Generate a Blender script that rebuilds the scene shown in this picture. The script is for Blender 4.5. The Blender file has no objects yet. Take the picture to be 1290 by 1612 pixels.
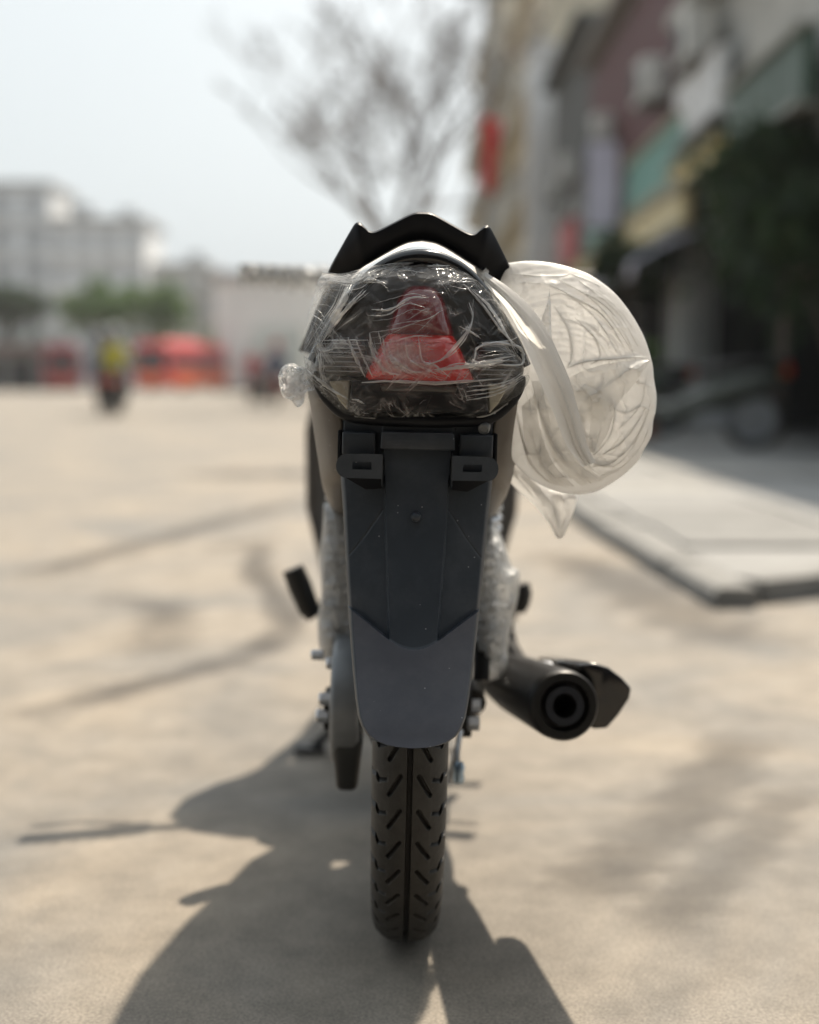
import bpy, bmesh, math, random
import numpy as np
from mathutils import Vector, Matrix
rng = np.random.default_rng(7); random.seed(7)
PI = math.pi
scene = bpy.context.scene
C = scene.collection

# ------------------------------------------------------------------ camera
F, HC, HOR = 2086.0, 0.70, 600.0           # focal length in photo pixels, lens height, horizon row
TH = math.atan((806 - HOR) / F)
cam_d = bpy.data.cameras.new('camera'); cam = bpy.data.objects.new('camera', cam_d); C.objects.link(cam)
cam.location = (0, 0, HC); cam.rotation_euler = (PI / 2 - TH, 0, 0)
cam_d.sensor_fit = 'HORIZONTAL'; cam_d.sensor_width = 36; cam_d.lens = F / 1290 * 36
cam_d.clip_start = 0.05; cam_d.clip_end = 2000
cam_d.dof.use_dof = True; cam_d.dof.focus_distance = 1.345; cam_d.dof.aperture_fstop = 2.3
scene.camera = cam

# ------------------------------------------------------------------ light
SH = Vector((-0.29, -0.70))                # ground shadow shift per metre of height
EL = math.atan(1 / SH.length); AZ = math.atan2(-SH.x, -SH.y)   # sun ahead, to the right
w = bpy.data.worlds.new('World'); scene.world = w; w.use_nodes = True
nt = w.node_tree; nt.nodes.clear()
sky = nt.nodes.new('ShaderNodeTexSky'); sky.sky_type = 'NISHITA'; sky.sun_disc = False
sky.sun_elevation = EL; sky.sun_rotation = AZ; sky.dust_density = 7.0; sky.air_density = 1.6; sky.ozone_density = 1.0
hs = nt.nodes.new('ShaderNodeHueSaturation'); hs.inputs['Saturation'].default_value = 0.22
bgn = nt.nodes.new('ShaderNodeBackground'); bgn.inputs['Strength'].default_value = 0.105
wo = nt.nodes.new('ShaderNodeOutputWorld')
hz = nt.nodes.new('ShaderNodeMix'); hz.data_type = 'RGBA'; hz.inputs['Factor'].default_value = 0.6; hz.inputs['B'].default_value = (5.15, 5.75, 6.05, 1)   # even bright haze
nt.links.new(sky.outputs[0], hs.inputs['Color']); nt.links.new(hs.outputs[0], hz.inputs['A']); nt.links.new(hz.outputs['Result'], bgn.inputs['Color']); nt.links.new(bgn.outputs[0], wo.inputs['Surface'])
sd = bpy.data.lights.new('sun', 'SUN'); sd.energy = 4.5; sd.angle = math.radians(0.9); sd.color = (1.0, 0.875, 0.71)
sun = bpy.data.objects.new('sun', sd); C.objects.link(sun); sun.location = (4, 8, 14)
sun.rotation_euler = Vector((SH.x, SH.y, -1)).to_track_quat('-Z', 'Y').to_euler()
scene.view_settings.view_transform = 'Standard'; scene.view_settings.look = 'None'
scene.view_settings.exposure = 0.60; scene.view_settings.gamma = 1.0; scene.view_settings.use_curve_mapping = False
scene.render.engine = 'CYCLES'
scene.cycles.use_denoising = True
scene.cycles.max_bounces = 14; scene.cycles.transparent_max_bounces = 24
scene.cycles.diffuse_bounces = 10; scene.cycles.transmission_bounces = 8; scene.cycles.volume_bounces = 0
scene.cycles.sample_clamp_indirect = 6.0; scene.cycles.caustics_reflective = False; scene.cycles.caustics_refractive = False

# ------------------------------------------------------------------ pixel -> place
CT, ST = math.cos(TH), math.sin(TH)
def W(px, py, Y):
    """point in the world seen at photo pixel (px,py) lying at ground distance Y"""
    u = (px - 645) / F; v = (806 - py) / F
    ry = CT + v * ST; rz = -ST + v * CT
    t = Y / ry
    return np.array([u * t, Y, HC + rz * t])
def G(px, py, z=0.0):
    u = (px - 645) / F; v = (806 - py) / F
    ry = CT + v * ST; rz = -ST + v * CT
    t = (z - HC) / rz
    return np.array([u * t, ry * t, z])
AX = 1.66                                   # ground distance of the rear axle
def S(off, py, Y):
    """bike coordinates: off = half width in photo pixels from the bike's own middle line"""
    p = W(645 + off, py, Y)
    return np.array([p[0], Y - AX, p[2]])

# ------------------------------------------------------------------ materials
MATS = {}
def nodes(name):
    m = bpy.data.materials.new(name); m.use_nodes = True
    t = m.node_tree; t.nodes.clear()
    o = t.nodes.new('ShaderNodeOutputMaterial')
    return m, t, o
def N(t, typ, **kw):
    n = t.nodes.new(typ)
    for k, v in kw.items():
        if k.startswith('i_'): n.inputs[k[2:].replace('_', ' ')].default_value = v
        else: setattr(n, k, v)
    return n
def mat(name, col, rough=0.5, metal=0.0, var=0.12, scale=30.0, bump=0.0, bscale=200.0, spec=0.5, coat=0.0, trans=0.0):
    if name in MATS: return MATS[name]
    m, t, o = nodes(name)
    b = N(t, 'ShaderNodeBsdfPrincipled')
    b.inputs['Roughness'].default_value = rough; b.inputs['Metallic'].default_value = metal
    b.inputs['Specular IOR Level'].default_value = spec; b.inputs['Coat Weight'].default_value = coat
    tc = N(t, 'ShaderNodeTexCoord')
    nz = N(t, 'ShaderNodeTexNoise'); nz.inputs['Scale'].default_value = scale; nz.inputs['Detail'].default_value = 6; nz.inputs['Roughness'].default_value = 0.65
    t.links.new(tc.outputs['Object'], nz.inputs['Vector'])
    r = N(t, 'ShaderNodeMapRange'); r.inputs['From Min'].default_value = 0.3; r.inputs['From Max'].default_value = 0.7
    r.inputs['To Min'].default_value = 1 - var; r.inputs['To Max'].default_value = 1 + var
    t.links.new(nz.outputs['Fac'], r.inputs['Value'])
    mx = N(t, 'ShaderNodeMix', data_type='RGBA', blend_type='MULTIPLY'); mx.inputs['Factor'].default_value = 1
    mx.inputs['A'].default_value = (*col, 1); t.links.new(r.outputs[0], mx.inputs['B'])
    t.links.new(mx.outputs['Result'], b.inputs['Base Color'])
    rr = N(t, 'ShaderNodeMapRange'); rr.inputs['To Min'].default_value = max(0.02, rough - 0.07); rr.inputs['To Max'].default_value = min(1, rough + 0.07)
    t.links.new(nz.outputs['Fac'], rr.inputs['Value']); t.links.new(rr.outputs[0], b.inputs['Roughness'])
    if bump:
        n2 = N(t, 'ShaderNodeTexNoise'); n2.inputs['Scale'].default_value = bscale; n2.inputs['Detail'].default_value = 4
        t.links.new(tc.outputs['Object'], n2.inputs['Vector'])
        bp = N(t, 'ShaderNodeBump'); bp.inputs['Strength'].default_value = bump; bp.inputs['Distance'].default_value = 0.001
        t.links.new(n2.outputs['Fac'], bp.inputs['Height']); t.links.new(bp.outputs[0], b.inputs['Normal'])
    if trans: b.inputs['Transmission Weight'].default_value = trans
    t.links.new(b.outputs[0], o.inputs['Surface'])
    MATS[name] = m
    return m

def dust(m, amount=.5, scale=160, col=(.5, .5, .52)):
    """sparse pale dust specks over an existing material"""
    t = m.node_tree; b = next(n for n in t.nodes if n.type == 'BSDF_PRINCIPLED'); src = b.inputs['Base Color'].links[0].from_socket
    tc = N(t, 'ShaderNodeTexCoord'); v = N(t, 'ShaderNodeTexVoronoi'); v.inputs['Scale'].default_value = scale; t.links.new(tc.outputs['Object'], v.inputs['Vector'])
    lt = N(t, 'ShaderNodeMath', operation='LESS_THAN'); lt.inputs[1].default_value = .11; t.links.new(v.outputs['Distance'], lt.inputs[0])
    sp = N(t, 'ShaderNodeSeparateColor'); t.links.new(v.outputs['Color'], sp.inputs[0]); g = N(t, 'ShaderNodeMath', operation='GREATER_THAN'); g.inputs[1].default_value = .90; t.links.new(sp.outputs[0], g.inputs[0])
    ml = N(t, 'ShaderNodeMath', operation='MULTIPLY'); t.links.new(lt.outputs[0], ml.inputs[0]); t.links.new(g.outputs[0], ml.inputs[1])
    nz = N(t, 'ShaderNodeTexNoise'); nz.inputs['Scale'].default_value = 14; nz.inputs['Detail'].default_value = 8; nz.inputs['Roughness'].default_value = .75; t.links.new(tc.outputs['Object'], nz.inputs['Vector'])
    mr = N(t, 'ShaderNodeMapRange'); mr.inputs['From Min'].default_value = .45; mr.inputs['From Max'].default_value = .8; mr.inputs['To Max'].default_value = .07; t.links.new(nz.outputs['Fac'], mr.inputs[0])
    ad = N(t, 'ShaderNodeMath', operation='MULTIPLY_ADD', use_clamp=True); ad.inputs[1].default_value = amount; t.links.new(ml.outputs[0], ad.inputs[0]); t.links.new(mr.outputs[0], ad.inputs[2])
    mx = N(t, 'ShaderNodeMix', data_type='RGBA'); t.links.new(ad.outputs[0], mx.inputs['Factor']); t.links.new(src, mx.inputs['A']); mx.inputs['B'].default_value = (*col, 1)
    t.links.new(mx.outputs['Result'], b.inputs['Base Color'])
    return m
def bag_material():
    m, t, o = nodes('thin_white_plastic')
    tc = N(t, 'ShaderNodeTexCoord')
    w1 = N(t, 'ShaderNodeTexNoise'); w1.inputs['Scale'].default_value = 42; w1.inputs['Detail'].default_value = 5; w1.inputs['Roughness'].default_value = 0.6; w1.inputs['Distortion'].default_value = 1.2
    t.links.new(tc.outputs['Object'], w1.inputs['Vector'])
    bp = N(t, 'ShaderNodeBump'); bp.inputs['Strength'].default_value = 0.22; bp.inputs['Distance'].default_value = 0.002
    t.links.new(w1.outputs['Fac'], bp.inputs['Height'])
    df = N(t, 'ShaderNodeBsdfDiffuse'); df.inputs['Color'].default_value = (0.95, 0.95, 0.945, 1)
    tr = N(t, 'ShaderNodeBsdfTranslucent'); tr.inputs['Color'].default_value = (0.99, 0.978, 0.955, 1)
    gl = N(t, 'ShaderNodeBsdfGlossy'); gl.inputs['Roughness'].default_value = 0.5
    tp = N(t, 'ShaderNodeBsdfTransparent')
    for n in (df, tr, gl): t.links.new(bp.outputs[0], n.inputs['Normal'])
    a = N(t, 'ShaderNodeMixShader'); a.inputs[0].default_value = 0.70
    t.links.new(df.outputs[0], a.inputs[1]); t.links.new(tr.outputs[0], a.inputs[2])
    b = N(t, 'ShaderNodeMixShader'); b.inputs[0].default_value = 0.015
    t.links.new(a.outputs[0], b.inputs[1]); t.links.new(tp.outputs[0], b.inputs[2])
    fr = N(t, 'ShaderNodeFresnel'); fr.inputs['IOR'].default_value = 1.16; t.links.new(bp.outputs[0], fr.inputs['Normal'])
    c = N(t, 'ShaderNodeMixShader'); t.links.new(fr.outputs[0], c.inputs[0])
    t.links.new(b.outputs[0], c.inputs[1]); t.links.new(gl.outputs[0], c.inputs[2])
    t.links.new(c.outputs[0], o.inputs['Surface'])
    return m
def film_material(name, milk, gloss, rough=0.12, bump=0.6, bscale=60, crease=0.35):
    """clear stretch film: see-through and glossy, whitened along its stretched creases"""
    m, t, o = nodes(name)
    tc = N(t, 'ShaderNodeTexCoord')
    w1 = N(t, 'ShaderNodeTexNoise'); w1.inputs['Scale'].default_value = bscale; w1.inputs['Detail'].default_value = 3; w1.inputs['Distortion'].default_value = 2.5
    t.links.new(tc.outputs['Object'], w1.inputs['Vector'])
    tot = None
    for k, (ang, sx, sy, pw) in enumerate(((.55, 75, 8, 11), (-.8, 70, 7, 11), (1.35, 80, 8, 12), (2.2, 60, 9, 11))):
        mr_ = N(t, 'ShaderNodeMapping'); mr_.inputs['Rotation'].default_value = (0, ang, 0); t.links.new(tc.outputs['Object'], mr_.inputs['Vector'])
        mp = N(t, 'ShaderNodeMapping'); mp.inputs['Scale'].default_value = (sx, 20, sy); mp.inputs['Location'].default_value = (k * 3.1, k, k * 1.7)
        t.links.new(mr_.outputs[0], mp.inputs['Vector'])
        nz = N(t, 'ShaderNodeTexNoise'); nz.inputs['Scale'].default_value = 1; nz.inputs['Detail'].default_value = 2; nz.inputs['Distortion'].default_value = .6
        t.links.new(mp.outputs[0], nz.inputs['Vector'])
        a1 = N(t, 'ShaderNodeMath', operation='MULTIPLY_ADD'); a1.inputs[1].default_value = 2; a1.inputs[2].default_value = -1; t.links.new(nz.outputs['Fac'], a1.inputs[0])
        a2 = N(t, 'ShaderNodeMath', operation='ABSOLUTE'); t.links.new(a1.outputs[0], a2.inputs[0])
        a3 = N(t, 'ShaderNodeMath', operation='SUBTRACT', use_clamp=True); a3.inputs[0].default_value = 1; t.links.new(a2.outputs[0], a3.inputs[1])
        a4 = N(t, 'ShaderNodeMath', operation='POWER'); a4.inputs[1].default_value = pw * 1.6; t.links.new(a3.outputs[0], a4.inputs[0])
        ms = N(t, 'ShaderNodeTexNoise'); ms.inputs['Scale'].default_value = 26; ms.inputs['Detail'].default_value = 2; mo = N(t, 'ShaderNodeMapping'); mo.inputs['Location'].default_value = (k * 5.3, 2, k)
        t.links.new(tc.outputs['Object'], mo.inputs['Vector']); t.links.new(mo.outputs[0], ms.inputs['Vector'])
        mm = N(t, 'ShaderNodeMapRange'); mm.inputs['From Min'].default_value = .50; mm.inputs['From Max'].default_value = .68; t.links.new(ms.outputs['Fac'], mm.inputs[0])
        a5 = N(t, 'ShaderNodeMath', operation='MULTIPLY'); t.links.new(a4.outputs[0], a5.inputs[0]); t.links.new(mm.outputs[0], a5.inputs[1])
        if tot is None: tot = a5
        else:
            ad = N(t, 'ShaderNodeMath', operation='ADD'); t.links.new(tot.outputs[0], ad.inputs[0]); t.links.new(a5.outputs[0], ad.inputs[1]); tot = ad
    at = N(t, 'ShaderNodeAttribute'); at.attribute_name = 'cloud'
    cl = N(t, 'ShaderNodeMath', operation='MULTIPLY'); t.links.new(at.outputs['Fac'], cl.inputs[0]); t.links.new(w1.outputs['Fac'], cl.inputs[1])
    mk_ = N(t, 'ShaderNodeMath', operation='MULTIPLY_ADD'); mk_.inputs[1].default_value = crease; mk_.inputs[2].default_value = milk; t.links.new(tot.outputs[0], mk_.inputs[0])
    mk2 = N(t, 'ShaderNodeMath', operation='ADD', use_clamp=True); t.links.new(mk_.outputs[0], mk2.inputs[0]); t.links.new(cl.outputs[0], mk2.inputs[1])
    hg = N(t, 'ShaderNodeMath', operation='MULTIPLY_ADD'); hg.inputs[1].default_value = 1.2; t.links.new(tot.outputs[0], hg.inputs[0]); t.links.new(w1.outputs['Fac'], hg.inputs[2])
    bp = N(t, 'ShaderNodeBump'); bp.inputs['Strength'].default_value = bump; bp.inputs['Distance'].default_value = 0.003
    t.links.new(hg.outputs[0], bp.inputs['Height'])
    tp = N(t, 'ShaderNodeBsdfTransparent'); gl = N(t, 'ShaderNodeBsdfGlossy'); gl.inputs['Roughness'].default_value = rough
    t.links.new(bp.outputs[0], gl.inputs['Normal'])
    df = N(t, 'ShaderNodeBsdfDiffuse'); df.inputs['Color'].default_value = (0.88, 0.90, 0.91, 1)
    tl = N(t, 'ShaderNodeBsdfTranslucent'); tl.inputs['Color'].default_value = (0.88, 0.89, 0.89, 1)
    mk = N(t, 'ShaderNodeMixShader'); mk.inputs[0].default_value = 0.5
    t.links.new(df.outputs[0], mk.inputs[1]); t.links.new(tl.outputs[0], mk.inputs[2])
    a = N(t, 'ShaderNodeMixShader'); t.links.new(mk2.outputs[0], a.inputs[0])
    t.links.new(tp.outputs[0], a.inputs[1]); t.links.new(mk.outputs[0], a.inputs[2])
    fr = N(t, 'ShaderNodeLayerWeight'); fr.inputs['Blend'].default_value = 0.18; t.links.new(bp.outputs[0], fr.inputs['Normal'])
    ml = N(t, 'ShaderNodeMath', operation='MULTIPLY_ADD'); ml.inputs[1].default_value = 0.5; ml.inputs[2].default_value = gloss
    t.links.new(fr.outputs['Fresnel'], ml.inputs[0])
    b = N(t, 'ShaderNodeMixShader'); t.links.new(ml.outputs[0], b.inputs[0])
    t.links.new(a.outputs[0], b.inputs[1]); t.links.new(gl.outputs[0], b.inputs[2])
    t.links.new(b.outputs[0], o.inputs['Surface'])
    return m
def road_material():
    m, t, o = nodes('dusty_asphalt')
    tc = N(t, 'ShaderNodeTexCoord'); b = N(t, 'ShaderNodeBsdfPrincipled'); b.inputs['Roughness'].default_value = 0.80
    def nz(s, d=6, r=0.6, dist=0.0):
        n = N(t, 'ShaderNodeTexNoise'); n.inputs['Scale'].default_value = s; n.inputs['Detail'].default_value = d; n.inputs['Roughness'].default_value = r; n.inputs['Distortion'].default_value = dist
        t.links.new(tc.outputs['Object'], n.inputs['Vector']); return n
    big = nz(1.1, 5, 0.6, 0.6); mid = nz(9, 6, 0.7); fine = nz(260, 5, 0.8)
    cr = N(t, 'ShaderNodeValToRGB'); cr.color_ramp.elements[0].position = 0.32; cr.color_ramp.elements[1].position = 0.68
    cr.color_ramp.elements[0].color = (0.150, 0.147, 0.140, 1); cr.color_ramp.elements[1].color = (0.285, 0.243, 0.190, 1)
    t.links.new(big.outputs['Fac'], cr.inputs[0])
    r1 = N(t, 'ShaderNodeMapRange'); r1.inputs['From Min'].default_value = 0.3; r1.inputs['From Max'].default_value = 0.7; r1.inputs['To Min'].default_value = 0.70; r1.inputs['To Max'].default_value = 1.2
    t.links.new(mid.outputs['Fac'], r1.inputs[0])
    r2 = N(t, 'ShaderNodeMapRange'); r2.inputs['From Min'].default_value = 0.3; r2.inputs['From Max'].default_value = 0.7; r2.inputs['To Min'].default_value = 0.45; r2.inputs['To Max'].default_value = 1.55
    t.links.new(fine.outputs['Fac'], r2.inputs[0])
    v = N(t, 'ShaderNodeTexVoronoi'); v.inputs['Scale'].default_value = 210; t.links.new(tc.outputs['Object'], v.inputs['Vector'])
    ma = N(t, 'ShaderNodeMath', operation='MULTIPLY'); t.links.new(r1.outputs[0], ma.inputs[0]); t.links.new(r2.outputs[0], ma.inputs[1])
    mx = N(t, 'ShaderNodeMix', data_type='RGBA', blend_type='MULTIPLY'); mx.inputs['Factor'].default_value = 1
    t.links.new(cr.outputs[0], mx.inputs['A']); t.links.new(ma.outputs[0], mx.inputs['B']); t.links.new(mx.outputs['Result'], b.inputs['Base Color'])
    bp = N(t, 'ShaderNodeBump'); bp.inputs['Strength'].default_value = 0.25; bp.inputs['Distance'].default_value = 0.002
    t.links.new(v.outputs['Distance'], bp.inputs['Height']); t.links.new(bp.outputs[0], b.inputs['Normal'])
    t.links.new(b.outputs[0], o.inputs['Surface'])
    return m
def shadow_material(strength, col):
    """soft edged shadow band painted on the road: coverage read from the sheet's own UV"""
    m, t, o = nodes('painted_shadow_grey')
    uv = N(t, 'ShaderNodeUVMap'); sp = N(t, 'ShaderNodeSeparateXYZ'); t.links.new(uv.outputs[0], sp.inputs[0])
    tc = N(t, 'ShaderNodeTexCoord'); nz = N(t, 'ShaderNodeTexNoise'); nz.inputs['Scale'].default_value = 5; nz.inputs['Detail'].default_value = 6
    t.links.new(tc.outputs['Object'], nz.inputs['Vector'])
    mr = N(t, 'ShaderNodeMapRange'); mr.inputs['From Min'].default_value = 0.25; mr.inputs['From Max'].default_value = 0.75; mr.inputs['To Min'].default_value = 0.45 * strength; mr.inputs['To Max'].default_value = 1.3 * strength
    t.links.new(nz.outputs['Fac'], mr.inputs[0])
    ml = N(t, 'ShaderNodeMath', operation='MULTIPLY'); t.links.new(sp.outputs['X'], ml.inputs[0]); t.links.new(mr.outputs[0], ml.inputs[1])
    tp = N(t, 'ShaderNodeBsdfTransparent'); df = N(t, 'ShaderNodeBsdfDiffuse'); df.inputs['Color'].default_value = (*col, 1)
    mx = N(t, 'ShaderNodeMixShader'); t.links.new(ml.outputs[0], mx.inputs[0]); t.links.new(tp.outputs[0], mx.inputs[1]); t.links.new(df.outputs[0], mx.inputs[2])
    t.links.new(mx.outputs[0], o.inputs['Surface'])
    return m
def leaf_material(name, c1, c2):
    m, t, o = nodes(name)
    oi = N(t, 'ShaderNodeTexCoord'); nz = N(t, 'ShaderNodeTexNoise'); nz.inputs['Scale'].default_value = 2.2; t.links.new(oi.outputs['Object'], nz.inputs['Vector'])
    cr = N(t, 'ShaderNodeValToRGB'); cr.color_ramp.elements[0].position = .35; cr.color_ramp.elements[1].position = .65
    cr.color_ramp.elements[0].color = (*c1, 1); cr.color_ramp.elements[1].color = (*c2, 1); t.links.new(nz.outputs['Fac'], cr.inputs[0])
    df = N(t, 'ShaderNodeBsdfPrincipled'); df.inputs['Roughness'].default_value = .55; t.links.new(cr.outputs[0], df.inputs['Base Color'])
    tl = N(t, 'ShaderNodeBsdfTranslucent'); t.links.new(cr.outputs[0], tl.inputs['Color'])
    mx = N(t, 'ShaderNodeMixShader'); mx.inputs[0].default_value = .35; t.links.new(df.outputs[0], mx.inputs[1]); t.links.new(tl.outputs[0], mx.inputs[2])
    t.links.new(mx.outputs[0], o.inputs['Surface']); MATS[name] = m
    return m

# ------------------------------------------------------------------ object helpers
def tag(o, label=None, cat=None, group=None, kind=None):
    if label: o['label'] = label
    if cat: o['category'] = cat
    if group: o['group'] = group
    if kind: o['kind'] = kind
    return o
def empty(name, loc=(0, 0, 0), rz=0.0, parent=None):
    o = bpy.data.objects.new(name, None); C.objects.link(o); o.location = loc; o.rotation_euler = (0, 0, rz)
    o.empty_display_size = 0.1
    if parent: o.parent = parent
    return o
class MB:
    def __init__(s): s.v = []; s.f = []; s.uv = None
    def add(s, v, f):
        n = len(s.v); s.v += [tuple(float(c) for c in p) for p in v]; s.f += [tuple(i + n for i in q) for q in f]; return s
    def grid(s, P, cu=False, cv=False, flip=False):
        P = np.asarray(P, float); n, m = P.shape[:2]; V = P.reshape(-1, 3); Q = []
        for i in range(n if cu else n - 1):
            i2 = (i + 1) % n
            for j in range(m if cv else m - 1):
                j2 = (j + 1) % m
                q = (i * m + j, i2 * m + j, i2 * m + j2, i * m + j2)
                Q.append(q[::-1] if flip else q)
        return s.add(V, Q)
    def tube(s, pts, r, seg=10, cap=True):
        pts = [Vector(p) for p in pts]; n = len(pts)
        rr = r if hasattr(r, '__len__') else [r] * n
        t0 = (pts[1] - pts[0]).normalized()
        up = Vector((0, 0, 1)) if abs(t0.z) < .9 else Vector((1, 0, 0))
        x = t0.cross(up).normalized(); rings = []
        for i in range(n):
            t = (pts[min(i + 1, n - 1)] - pts[max(i - 1, 0)]).normalized()
            x = (x - t * x.dot(t)).normalized(); y = t.cross(x)
            rings.append([pts[i] + (x * math.cos(a) + y * math.sin(a)) * rr[i] for a in [2 * PI * k / seg for k in range(seg)]])
        base = len(s.v)
        s.grid(np.array(rings), cv=True)
        if cap:
            s.f.append(tuple(base + k for k in range(seg))); s.f.append(tuple(base + (n - 1) * seg + k for k in range(seg))[::-1])
        return s
    def lathe(s, prof, origin, axis, seg=32, closed=False):
        """prof: (radius, along) pairs about axis from origin"""
        a = Vector(axis).normalized(); up = Vector((0, 0, 1)) if abs(a.z) < .9 else Vector((1, 0, 0))
        x = a.cross(up).normalized(); y = a.cross(x); o = Vector(origin)
        P = [[o + a * h + (x * math.cos(t) + y * math.sin(t)) * r for (r, h) in prof] for t in [2 * PI * k / seg for k in range(seg)]]
        return s.grid(np.array(P), cu=True, cv=closed)
    def box(s, c, d, bev=0.0, rot=None):
        bm = bmesh.new(); bmesh.ops.create_cube(bm, size=1.0)
        for v in bm.verts: v.co = Vector((v.co.x * d[0], v.co.y * d[1], v.co.z * d[2]))
        if bev: bmesh.ops.bevel(bm, geom=bm.edges[:] , offset=bev, segments=2, affect='EDGES', profile=.6)
        M = rot.to_matrix().to_4x4() if rot else Matrix()
        for v in bm.verts: v.co = M @ v.co + Vector(c)
        bm.verts.index_update()
        s.add([v.co[:] for v in bm.verts], [[v.index for v in f.verts] for f in bm.faces]); bm.free(); return s
    def prism(s, front, back):
        """two matching outlines joined by side faces, capped"""
        n = len(front); s0 = len(s.v)
        s.add(list(front) + list(back), [(i, (i + 1) % n, n + (i + 1) % n, n + i) for i in range(n)])
        s.f.append(tuple(s0 + i for i in range(n))[::-1]); s.f.append(tuple(s0 + n + i for i in range(n)))
        return s
    def build(s, name, m, parent=None, smooth=True, bevel=0.0, sub=0, solid=0.0, auto=40, origin=None, fix=True):
        me = bpy.data.meshes.new(name); V = s.v
        if origin is not None: V = [(a - origin[0], b - origin[1], c - origin[2]) for a, b, c in V]
        me.from_pydata(V, [], s.f); me.update()
        if fix:
            bm = bmesh.new(); bm.from_mesh(me)
            bmesh.ops.remove_doubles(bm, verts=bm.verts, dist=1e-6)
            if bevel:
                es = [e for e in bm.edges if len(e.link_faces) == 2 and e.calc_face_angle(0) > .5]
                bmesh.ops.bevel(bm, geom=es, offset=bevel, segments=3, affect='EDGES', profile=.5, clamp_overlap=True)
            bmesh.ops.recalc_face_normals(bm, faces=bm.faces); bm.to_mesh(me); bm.free()
        if smooth:
            for p in me.polygons: p.use_smooth = True
            if auto:
                try: me.set_sharp_from_angle(angle=math.radians(auto))
                except Exception: pass
        if m is not None: me.materials.append(m)
        o = bpy.data.objects.new(name, me); C.objects.link(o)
        if origin is not None: o.location = origin
        if parent: o.parent = parent
        if solid: md = o.modifiers.new('solid', 'SOLIDIFY'); md.thickness = solid; md.offset = 0
        if sub: md = o.modifiers.new('sub', 'SUBSURF'); md.levels = sub; md.render_levels = sub
        return o
def copy_tree(o, parent=None):
    c = o.copy(); C.objects.link(c); c.parent = parent
    for ch in list(o.children): copy_tree(ch, c)
    return c
def smooth_path(pts, n):
    """Catmull-Rom through pts"""
    P = np.array(pts, float); k = len(P); out = []
    Q = np.vstack([2 * P[0] - P[1], P, 2 * P[-1] - P[-2]])
    for t in np.linspace(0, k - 1 - 1e-9, n):
        i = int(t); u = t - i; a, b, c, d = Q[i], Q[i + 1], Q[i + 2], Q[i + 3]
        out.append(.5 * (2 * b + (c - a) * u + (2 * a - 5 * b + 4 * c - d) * u * u + (3 * b - a - 3 * c + d) * u ** 3))
    return np.array(out)

# cheap value noise for shaping meshes
_tab = rng.random((64, 64, 64))
def vnoise(p):
    p = np.asarray(p, float); i = np.floor(p).astype(int); f = p - i; f = f * f * (3 - 2 * f); r = 0
    for dx in (0, 1):
        for dy in (0, 1):
            for dz in (0, 1):
                wgt = (f[..., 0] if dx else 1 - f[..., 0]) * (f[..., 1] if dy else 1 - f[..., 1]) * (f[..., 2] if dz else 1 - f[..., 2])
                r = r + wgt * _tab[(i[..., 0] + dx) % 64, (i[..., 1] + dy) % 64, (i[..., 2] + dz) % 64]
    return r * 2 - 1
def fbm(p, o=4):
    a = 1; s = 0; t = 0
    for k in range(o): s = s + a * vnoise(np.asarray(p) * 2 ** k + 7.3 * k); t += a; a *= .5
    return s / t

# ================================================================== SETTING
ROAD = road_material()
mb = MB(); R_ = 260
xs = np.unique(np.concatenate([np.linspace(-R_, R_, 21), np.linspace(-30, 30, 13)]))
mb.grid([[(x, y, 0) for y in np.linspace(-100, 420, 21)] for x in xs])
road = tag(mb.build('road', ROAD, smooth=False), 'dusty beige asphalt street running away past the parked motorbike', 'road', kind='structure')

def ribbon(px_pts, width, strength, z, soft=1.0, n=60):  # overhead branch and wire shadows painted on the road as soft dark bands
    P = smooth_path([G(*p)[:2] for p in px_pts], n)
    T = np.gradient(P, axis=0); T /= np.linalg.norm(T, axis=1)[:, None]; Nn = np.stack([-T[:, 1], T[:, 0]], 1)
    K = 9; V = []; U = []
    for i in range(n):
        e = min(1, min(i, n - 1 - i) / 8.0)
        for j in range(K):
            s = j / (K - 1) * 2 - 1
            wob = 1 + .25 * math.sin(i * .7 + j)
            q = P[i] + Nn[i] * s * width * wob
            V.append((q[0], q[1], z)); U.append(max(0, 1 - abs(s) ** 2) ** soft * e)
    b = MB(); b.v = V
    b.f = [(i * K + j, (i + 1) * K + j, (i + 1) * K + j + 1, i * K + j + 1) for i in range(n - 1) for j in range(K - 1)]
    o = b.build('painted_shadow', shadow_material(strength, (0.075, 0.075, 0.078)), road, smooth=False, fix=False)
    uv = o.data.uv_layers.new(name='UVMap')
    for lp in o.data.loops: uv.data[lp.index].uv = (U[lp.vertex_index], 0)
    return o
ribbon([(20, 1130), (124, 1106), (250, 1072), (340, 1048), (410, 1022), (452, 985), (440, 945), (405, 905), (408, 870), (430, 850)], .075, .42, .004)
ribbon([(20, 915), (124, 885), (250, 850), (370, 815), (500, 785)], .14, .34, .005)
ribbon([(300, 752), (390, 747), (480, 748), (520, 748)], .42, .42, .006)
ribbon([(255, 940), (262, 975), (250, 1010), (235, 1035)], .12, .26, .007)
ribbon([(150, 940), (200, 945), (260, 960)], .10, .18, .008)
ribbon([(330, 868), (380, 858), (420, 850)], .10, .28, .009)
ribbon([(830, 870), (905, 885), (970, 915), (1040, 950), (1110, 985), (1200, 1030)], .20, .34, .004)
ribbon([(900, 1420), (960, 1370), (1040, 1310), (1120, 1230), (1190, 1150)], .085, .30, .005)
ribbon([(1000, 1480), (1080, 1420), (1180, 1330), (1260, 1230)], .06, .24, .006)

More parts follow.
